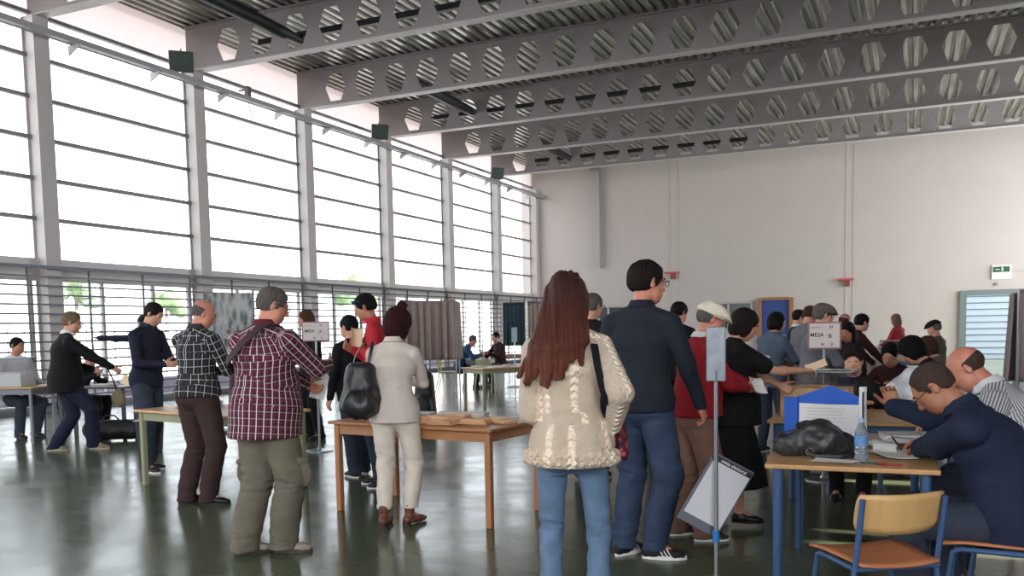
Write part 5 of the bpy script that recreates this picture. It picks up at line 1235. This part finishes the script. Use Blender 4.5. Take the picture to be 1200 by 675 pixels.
PE['fgwoman'] = person('person with very long auburn hair, cream cable knit sweater and light jeans, nearest the camera', (-1.43, 3.78), 15, 1.67, sex='f', vox=.007, lean=0, side=-2.5, nod=6, turn=-6,
    feet=[(.12, .0, 0, 10), (-.11, .04, 0, -8)], hands=(W4(-1.245, 3.83, 1.00), (-.17, .2, 1.0)), palm=((-1, 0, 0), (1, 0, 0)), curl=(.9, .6), poles=((.42, -1, -.1), (-.1, -.9, -.5)),
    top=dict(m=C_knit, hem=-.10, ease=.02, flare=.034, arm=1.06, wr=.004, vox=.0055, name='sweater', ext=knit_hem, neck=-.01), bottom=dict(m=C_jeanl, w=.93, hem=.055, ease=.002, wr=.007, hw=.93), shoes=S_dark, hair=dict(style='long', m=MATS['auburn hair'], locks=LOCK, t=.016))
PE['tall'] = person('tall person in a midnight blue shirt and blue jeans wearing glasses, beside the cream sweater', (-1.54, 5.28), -4, 1.81, vox=.008, build=1.06, belly=.03, lean=3, nod=8, turn=-40, neckf=4, hsize=1.1,
    feet=[(.10, .02, 0, 74), (-.12, .04, 0, 20)], hands=((.33, .18, .95), (-.2, .3, 1.05)), palm=((-1, 0, 0), (1, 0, 0)), curl=(.9, .7), skin_m=SB['ruddy skin'], top=dict(m=C_char, hem=-.06, ease=.022, wr=.007, collar=True), bottom=dict(m=C_jean2, w=1.24, hem=.072, wr=.010, len=.035), shoes=dict(m=mat('black knit trainer', rgb(22, 22, 24), .7), sole=MATS['white sole'], thick=1, stripes=MATS['white sole']), hair=h('receding', 'dark hair', t=.011, n=.005), glasses='thick')
PE['cap'] = person('elderly person in a white flat cap, dark red jumper and brown trousers', (-1.35, 5.91), -50, 1.58, vox=.009, build=1.12, belly=.06, lean=8, nod=22, turn=-14,
    feet=[(.11, .04, 0, 14), (-.12, -.06, 0, 0)], hands=(W4(-1.04, 6.12, 1.02), W4(-.98, 6.22, 1.00)), palm=((-1, 0, .3), (1, 0, .3)), curl=(.8, .9), skin_m=SB['ruddy skin'], top=dict(m=C_red, hem=-.03, ease=.02, wr=.007, name='jumper', collar=P_str), bottom=dict(m=C_chino, w=1.32, hem=.08, wr=.009), shoes=dict(m=mat('brown walking shoe', rgb(58, 46, 42), .6), sole=MATS['white sole']), hair=h('bald', 'grey hair'), cap=dict(style='flat', m=C_cap), glasses='thin')
PE['dress'] = person('dark haired person in a black dress reaching over the ballot box', (-1.20, 6.42), -56, 1.50, sex='f', build=1.42, belly=.07, vox=.009, lean=8, nod=26, turn=-10, pelvis=(0, -.02, .86),
    feet=[(.10, .06, 0, 20), (-.11, -.12, 0, 0)], hands=(W4(-.72, 6.50, 1.12), (-.04, .40, 1.0)), palm=((0, 0, -1), (1, 0, .2)), curl=(.7, .8), skin_m=SB['skin'], poles=((.6, -.2, -1), None), top=dict(m=C_blackj, hem=-.14, ease=.03, sleeve=.34, flare=.05, name='dress_top', bust=.05), bottom=dict(m=C_blackj, skirt=.30, sf=.11, ease=.05, wr=.012), shoes=S_black, hair=h('bob', 'dark hair', t=.012))
# --- seated at the writing desk
PE['writer'] = person('seated person in a dark blue shirt with glasses writing at the nearest desk', (0.43, 4.55), 80, 1.76, vox=.008, build=1.12, belly=.03, lean=30, nod=50, turn=6, pelvis=(0, .0, .545), neckf=6,
    feet=[(.14, .42, 0, 10), (-.14, .40, 0, -6)], hands=(W4(-.10, 5.16, .99), W4(.03, 4.90, .80)), palm=((-.6, .0, .2), (0, 0, -1)), hdir=((.15, .35, 1), None), curl=(1.3, 1.0), skin_m=SB['tan skin'], poles=((.5, .2, -1), (-.9, .1, -.6)), top=dict(m=C_dblue, hem=-.13, ease=.03, arm=1.2, wr=.009, collar=True), bottom=dict(m=C_jean, w=1.15, hem=.07, wr=.008), shoes=S_black, hair=h('receding', 'buzz hair', t=.003, n=.001), glasses='thick')
PE['striped'] = person('seated balding person in a grey and white striped shirt behind the writer', (0.61, 5.39), 74, 1.84, vox=.009, build=1.14, belly=.04, lean=30, nod=42, turn=14, pelvis=(0, 0, .56), neckf=8,
    feet=[(.14, .42, 0, 10), (-.14, .40, 0, -6)], hands=((.1, .5, .82), W4(.08, 5.08, .82)), palm=((0, 0, -1), (0, 0, -1)), curl=(.6, .8), skin_m=SB['ruddy skin'], top=dict(m=P_str, hem=-.13, ease=.028, arm=1.15, wr=.007, collar=True), bottom=dict(m=C_jean, w=1.15), shoes=S_black, hair=h('bald', 'buzz hair', n=.001))
PE['curly'] = person('seated person with dark curly hair facing the camera behind the salmon filled box', (-0.46, 8.01), 180, 1.56, sex='f', vox=.011, lean=6, nod=6, pelvis=(0, 0, .50), feet=[(.1, .4, 0, 5), (-.1, .4, 0, -5)], hands=((.14, .42, .80), (-.16, .4, .80)), palm=((0, 0, -1), (0, 0, -1)), top=dict(m=C_blk2), bottom=dict(m=C_black), shoes=S_black, hair=h('curly', 'dark hair', t=.01))
# --- people standing behind
far = dict(vox=.014)
PE['greyhair'] = person('grey haired person in glasses between the long hair and the tall person', (-2.79, 7.92), 5, 1.74, vox=.012, turn=-30, top=dict(m=C_blk2), bottom=dict(m=cloth('dark trousers', (34, 36, 48))), shoes=S_dark, hair=h('short', 'grey hair', t=.012), glasses='thin')
PE['h16'] = person('dark haired person in black seen behind the white cap', (-2.43, 9.77), -10, 1.69, vox=.013, nod=20, turn=-20, top=dict(m=C_black, ease=.024), bottom=dict(m=C_black), shoes=S_dark, hair=h('short', 'black hair', t=.012))
PE['h16b'] = person('dark haired person mostly hidden by the tall person in midnight blue', (-2.88, 10.54), -30, 1.63, vox=.015, nod=20, top=dict(m=C_blk2), bottom=dict(m=C_jean), shoes=S_dark, hair=h('short', 'dark hair', t=.012))
PE['steel'] = person('dark haired person in a steel blue shirt before the blue door', (-1.46, 10.22), -30, 1.55, sex='f', build=1.1, vox=.013, nod=14, turn=-26, lean=4, hands=((.1, .38, 1.0), (-.1, .36, 1.0)), top=dict(m=C_steel, ease=.026, hem=-.12, name='shirt'), bottom=dict(m=C_jean), shoes=S_dark, hair=h('bob', 'black hair', t=.008))
PE['suit'] = person('person in a black suit standing at the back right of the blue door', (-1.58, 13.56), -60, 1.62, vox=.015, nod=8, top=dict(m=C_black, ease=.026, hem=-.14, name='jacket', collar=C_white), bottom=dict(m=C_black), shoes=S_black, hair=h('short', 'dark hair'))
PE['greyj'] = person('person in a grey jumper standing behind the man in the grey cap', (-1.27, 11.95), -40, 1.65, vox=.014, nod=24, build=1.1, top=dict(m=C_greyj, ease=.026), bottom=dict(m=C_jean), shoes=S_dark, hair=h('short', 'brown hair'))
PE['greycap'] = person('person wearing a grey cap and glasses above the table sign', (-0.90, 9.15), -62, 1.61, vox=.012, build=1.12, nod=10, lean=6, hands=((.1, .36, .98), (-.1, .36, .98)), top=dict(m=C_greyj, ease=.026, name='jacket', collar=C_mar), bottom=dict(m=C_black), shoes=S_dark, hair=h('short', 'grey hair'), cap=dict(style='flat', m=mat('grey cap cloth', rgb(92, 84, 80), .9)), glasses='thin')
PE['orange'] = person('person with an tan face and dark hair right of the table sign', (-0.66, 10.60), 150, 1.42, sex='f', vox=.012, nod=18, turn=10, top=dict(m=C_blk2), bottom=dict(m=C_black), shoes=S_black, hair=h('mid', 'black hair', t=.01), skin_m=SB['tan skin'])
PE['pink'] = person('distant person in a pinkish hat among the crowd on the right', (-1.19, 17.07), -70, 1.56, sex='f', vox=.018, top=dict(m=C_mar), bottom=dict(m=C_black), shoes=S_black, hair=h('bob', 'brown hair'), cap=dict(style='cap', m=cloth('pink hat cloth', (196, 130, 130)), peak=0), face=False)
PE['maroon'] = person('dark haired person in a maroon sweater leaning over the far desk', (-0.80, 12.41), -56, 1.54, vox=.013, lean=22, nod=14, pelvis=(0, 0, .86), hands=((.16, .52, .84), (-.1, .5, .84)), palm=((0, 0, -1), (0, 0, -1)), top=dict(m=C_mar, ease=.026), bottom=dict(m=C_black), shoes=S_black, hair=h('short', 'black hair', t=.012))
PE['coral'] = person('long haired person in a coral top standing alone far away before the end wall', (-0.29, 18.93), 60, 1.57, sex='f', vox=.016, nod=14, hands=((.1, .3, .98), (-.1, .3, .98)), top=dict(m=C_coral), bottom=dict(m=C_jean), shoes=S_black, hair=h('mid', 'sandy hair'), face=False)
PE['down1'] = person('seated dark haired person looking down beside the plastic bag', (-0.18, 10.29), 165, 1.65, vox=.012, lean=14, nod=34, pelvis=(0, 0, .48), feet=[(.1, .4, 0, 5), (-.1, .4, 0, -5)], hands=((.14, .4, .8), (-.14, .4, .8)), palm=((0, 0, -1), (0, 0, -1)), top=dict(m=C_mar), bottom=dict(m=C_black), shoes=S_black, hair=h('short', 'black hair', t=.012))
PE['down2'] = person('seated person with thick black hair bending to the left of the balding man', (0.31, 8.82), 82, 1.74, sex='f', vox=.011, lean=30, nod=42, pelvis=(0, 0, .58), feet=[(.1, .4, 0, 5), (-.1, .4, 0, -5)], hands=((.16, .5, .82), (-.1, .5, .82)), palm=((0, 0, -1), (0, 0, -1)), top=dict(m=C_black), bottom=dict(m=C_black), shoes=S_black, hair=h('bob', 'black hair', t=.026))
PE['down3'] = person('seated brown haired person in front of the black beret', (0.36, 10.55), 74, 1.72, sex='f', vox=.012, lean=20, nod=30, pelvis=(0, 0, .52), feet=[(.1, .4, 0, 5), (-.1, .4, 0, -5)], hands=((.16, .5, .82), (-.1, .5, .82)), top=dict(m=C_tweed), bottom=dict(m=C_black), shoes=S_black, hair=h('bob', 'brown hair', t=.014))
PE['beret'] = person('person in a black beret farthest right in the crowd', (0.30, 13.62), 66, 1.42, vox=.014, nod=16, top=dict(m=C_olive), bottom=dict(m=C_black), shoes=S_black, hair=h('short', 'grey hair'), cap=dict(style='flat', m=MATS['black wool']))
PE['voter'] = person('olive clothed person standing inside the grey curtained booth', (1.14, 8.1), -10, 1.5, vox=.014, top=dict(m=C_olive), bottom=dict(m=cloth('olive trousers', (90, 84, 60))), shoes=S_dark, hair=h('short', 'brown hair'), face=False)
# --- left side
PE['seatwhite'] = person('seated dark haired person in a white shirt behind the leftmost ballot box', (-11.96, 8.66), -98, 1.88, vox=.012, lean=10, nod=16, turn=10, pelvis=(0, 0, .60), feet=[(.14, .36, 0, 5), (-.12, .30, 0, -5)], hands=((.18, .42, .84), (-.1, .42, .84)), palm=((0, 0, -1), (0, 0, -1)), skin_m=SB['tan skin'], top=dict(m=C_white, ease=.028), bottom=dict(m=C_jean), shoes=S_black, hair=h('short', 'black hair'))
PE['reach'] = person('person hidden behind the navy sweater, one dark sleeve stretched to the left', (-10.95, 10.2), 80, 1.74, vox=.013, nod=10, hands=(None, W4(-11.47, 9.73, 1.43)), palm=(None, (0, 0, -1)), curl=(.5, 1.2), top=dict(m=C_navy), bottom=dict(m=C_black), shoes=S_dark, hair=h('short', 'dark hair'))
PE['seatback'] = person('seated dark clothed person behind the black cardigan at the left table', (-11.55, 9.4), -75, 1.66, vox=.013, lean=22, nod=30, pelvis=(0, 0, .50), feet=[(.12, .4, 0, 5), (-.12, .36, 0, -5)], hands=((.16, .42, .86), (-.12, .4, .8)), palm=((0, 0, -1), (0, 0, -1)), top=dict(m=C_blk2), bottom=dict(m=C_black), shoes=S_black, hair=h('short', 'dark hair'))
PE['behindsign'] = person('long haired person in black standing behind the small table sign', (-7.39, 9.69), 150, 1.73, sex='f', vox=.013, nod=14, turn=-30, top=dict(m=C_black), bottom=dict(m=C_black), shoes=S_black, hair=h('mid', 'brown hair'), skin_m=SB['tan skin'])
PE['bluesweater'] = person('grey haired person in a blue sweater seated at the distant table', (-10.13, 19.13), -62, 1.87, vox=.015, lean=30, nod=24, pelvis=(0, 0, .52), feet=[(.12, .4, 0, 5), (-.12, .4, 0, -5)], hands=((.2, .52, .82), (-.1, .52, .82)), top=dict(m=C_teal, ease=.03), bottom=dict(m=C_black), shoes=S_black, hair=h('short', 'grey hair'))
PE['darkred'] = person('dark haired person in dark red facing the blue sweater at the distant table', (-9.45, 20.05), 150, 1.86, vox=.015, lean=10, nod=14, pelvis=(0, 0, .52), feet=[(.12, .4, 0, 5), (-.12, .4, 0, -5)], hands=((.2, .42, .84), (-.1, .42, .84)), top=dict(m=C_mar), bottom=dict(m=C_jean), shoes=S_black, hair=h('short', 'black hair'))

# ------------------------------------------------------------------ things people hold, wear or carry
sheet('folded salmon ballot held by the person in the red polo', (-4.60, 6.68, 1.395), 60, (.11, .17), M_cream, (R(78), R(8)), .03, name='ballot')
sheet('cream envelope held over the ballot box by the reaching arm', (-.63, 6.56, 1.15), 20, (.15, .055), M_cream, (R(62), R(-18)), .01, 'envelope', 'envelope')
sheet('white folded sheet at the side of the person in black dress', (-1.08, 6.95, 1.14), 40, (.12, .18), M_paper, (R(76), R(24)), .02)
sheet('small ballot held by the person in the flat cap', (-.97, 6.17, 1.03), 40, (.1, .15), M_paper, (R(40), R(10)), .01, name='ballot')
sheet('tan envelope held low by the person in the black cardigan', (-9.05, 8.12, .88), 20, (.17, .13), M_cream, (R(70), R(20)), .01, 'envelope', 'envelope')
sheet('cream sheet held by the person in the navy sweater', (-6.98, 7.22, 1.14), 10, (.22, .15), M_cream, (R(12), R(6)), .01)
sheet('white sheet in the hands of the bald person', (-5.48, 6.12, 1.12), 10, (.2, .15), M_paper, (R(30), 0), .01)
sheet('white sheet hanging from the hand of the checked shirt person', (-3.84, 5.12, 1.06), 20, (.11, .17), M_paper, (R(78), R(12)), .02)
t = thing('tape_holder', 'white strip held up in the raised fist of the striped shirt person', 'strip', (-.245, 5.12, .86), R(20)); V = [(x, .01 * math.sin(z * 9), z) for z in np.linspace(0, .24, 9) for x in (-.02, .02)]
MB().add(V, [(2 * i, 2 * i + 1, 2 * i + 3, 2 * i + 2) for i in range(8)]).make('strip', M_paper, t, smooth=True).modifiers.new('s', 'SOLIDIFY').thickness = .002
MB().add([(v[0] * .25, v[1] - .004, v[2] * .8 + .02) for v in V], [(2 * i, 2 * i + 1, 2 * i + 3, 2 * i + 2) for i in range(8)]).make('dark_band', mat('navy band', rgb(40, 50, 86), .6), t, smooth=True).modifiers.new('s', 'SOLIDIFY').thickness = .002
# backpack on one shoulder of the pale jacket
b = PE['white']; M = b.matrix_basis
def wrl(p, v): return tuple(Matrix.Rotation(p.rotation_euler[2], 3, 'Z') @ Vector(v) + p.location)
t = thing('shoulder_backpack', 'black leather rucksack hanging on the left shoulder of the pale jacket', 'backpack', wrl(b, (-.225, -.13, 0)), b.rotation_euler[2] + R(10))
blob('bag_body', [Prim((0, 0, .90), (.01, .02, 1.17), (.15, .085), (.10, .055), k=.05), ell((-.01, -.07, .93), (.11, .05, .09), k=.03)], .006, M_lea, t, disp=lambda V: .013 * (1 - 2 * np.abs(vnoise(V * [12, 14, 9], 5))), smooth=2)
def strap(parent, pts, w_, m, name='strap', th=.006, n=5):
    """flat band through the points, its width following the body"""
    P_ = [Vector(p) for p, _ in pts]; N_ = [Vector(q).normalized() for _, q in pts]; V = []
    # resample
    PP = []; NN = []
    for i in range(len(P_) - 1):
        for s in range(n):
            u = s / n; a = P_[max(i - 1, 0)]; b_, c = P_[i], P_[i + 1]; d = P_[min(i + 2, len(P_) - 1)]
            PP.append(.5 * ((2 * b_) + (c - a) * u + (2 * a - 5 * b_ + 4 * c - d) * u * u + (3 * b_ - a - 3 * c + d) * u ** 3)); NN.append((N_[i] * (1 - u) + N_[i + 1] * u).normalized())
    PP.append(P_[-1]); NN.append(N_[-1]); F = []
    for i, p in enumerate(PP):
        tg = (PP[min(i + 1, len(PP) - 1)] - PP[max(i - 1, 0)]).normalized(); s = tg.cross(NN[i]).normalized()
        V += [p + s * w_ / 2, p + s * w_ / 2 + NN[i] * th, p - s * w_ / 2 + NN[i] * th, p - s * w_ / 2]
    for i in range(len(PP) - 1):
        for k in range(4): F.append((i * 4 + k, i * 4 + (k + 1) % 4, (i + 1) * 4 + (k + 1) % 4, (i + 1) * 4 + k))
    F += [(0, 1, 2, 3), tuple(len(V) - 4 + k for k in range(4))[::-1]]
    return MB().add(V, F).make(name, m, parent, smooth=True)
strap(t, [((.06, .03, 1.2), (0, -1, .2)), ((.085, .06, 1.30), (-.3, -1, .4)), ((.10, .12, 1.365), (-.2, -.5, 1)), ((.10, .2, 1.35), (0, .3, 1)), ((.10, .27, 1.2), (0, 1, 0))], .022, M_lea); strap(t, [((-.05, .04, 1.18), (-1, -.3, .2)), ((-.02, .08, 1.28), (-1, -.3, .4)), ((.04, .12, 1.36), (-.5, -.5, 1)), ((.05, .2, 1.33), (0, .3, 1))], .018, M_lea)
# crossbody strap of the checked shirt, sling of the foreground woman
b = PE['plaid']; t = thing('crossbody_bag', 'dark maroon strap over the shoulder of the red checked shirt', 'bag', b.location, b.rotation_euler[2])
strap(t, [((-.21, -.02, 1.22), (-1, -.3, 0)), ((-.16, -.14, 1.26), (-.8, -1, 0)), ((-.06, -.165, 1.34), (-.3, -1, .1)), ((.03, -.135, 1.43), (.1, -1, .5)), ((.10, -.06, 1.50), (.2, -.3, 1)), ((.13, .03, 1.49), (.2, .3, 1)), ((.08, .12, 1.40), (0, 1, .5))], .05, mat('maroon webbing', rgb(58, 34, 42), .8), th=.008)
blob('pouch', [Prim((-.25, .02, 1.0), (-.25, .03, 1.16), (.03, .07), (.03, .06), k=.02)], .01, MATS['maroon webbing'], t)
b = PE['fgwoman']; t = thing('sling_bag', 'red patterned small bag on a wide black strap at the hip of the cream sweater', 'bag', b.location, b.rotation_euler[2])
strap(t, [((.10, .05, 1.385), (0, .3, 1)), ((.115, -.07, 1.365), (.1, -.5, 1)), ((.135, -.145, 1.27), (.2, -1, .1)), ((.165, -.15, 1.15), (.3, -1, 0)), ((.195, -.11, 1.10), (.8, -1, 0)), ((.215, -.03, 1.05), (1, -.3, 0)), ((.225, .05, 1.02), (1, 0, 0))], .032, cloth('black webbing', (20, 18, 22)), th=.006)
def mk_flor():
    m, nt, b_ = nodes('red flowered cloth'); tc = nt.nodes.new('ShaderNodeTexCoord'); v = nt.nodes.new('ShaderNodeTexVoronoi'); v.inputs['Scale'].default_value = 34; nt.links.new(tc.outputs['Object'], v.inputs['Vector'])
    r = nt.nodes.new('ShaderNodeValToRGB'); r.color_ramp.interpolation = 'CONSTANT'; r.color_ramp.elements[0].color = rgb(190, 90, 100); r.color_ramp.elements[1].position = .32; r.color_ramp.elements[1].color = rgb(120, 24, 40); e = r.color_ramp.elements.new(.6); e.color = rgb(36, 24, 36); nt.links.new(v.outputs['Distance'], r.inputs['Fac']); nt.links.new(r.outputs['Color'], b_.inputs['Base Color']); b_.inputs['Roughness'].default_value = .8; return m
blob('pouch', [Prim((.225, .09, .86), (.225, .08, 1.0), (.035, .07), (.028, .055), k=.02)], .007, mk_flor(), t, disp=lambda V: .005 * vnoise(V * 20, 1), smooth=1)
# tan bag on the arm of the cardigan person
t = thing('cloth_bag', 'tan rounded bag swinging by the hip of the black cardigan', 'bag', (-9.42, 8.28, 0), R(10)); blob('pouch', [ell((0, 0, .64), (.1, .06, .12), k=.02)], .01, cloth('tan cloth', (120, 108, 84)), t); strap(t, [((-.02, 0, .74), (0, -1, 0)), ((-.06, -.02, .9), (0, -1, 0)), ((-.12, -.04, 1.05), (0, -1, 0))], .02, MATS['black webbing'])
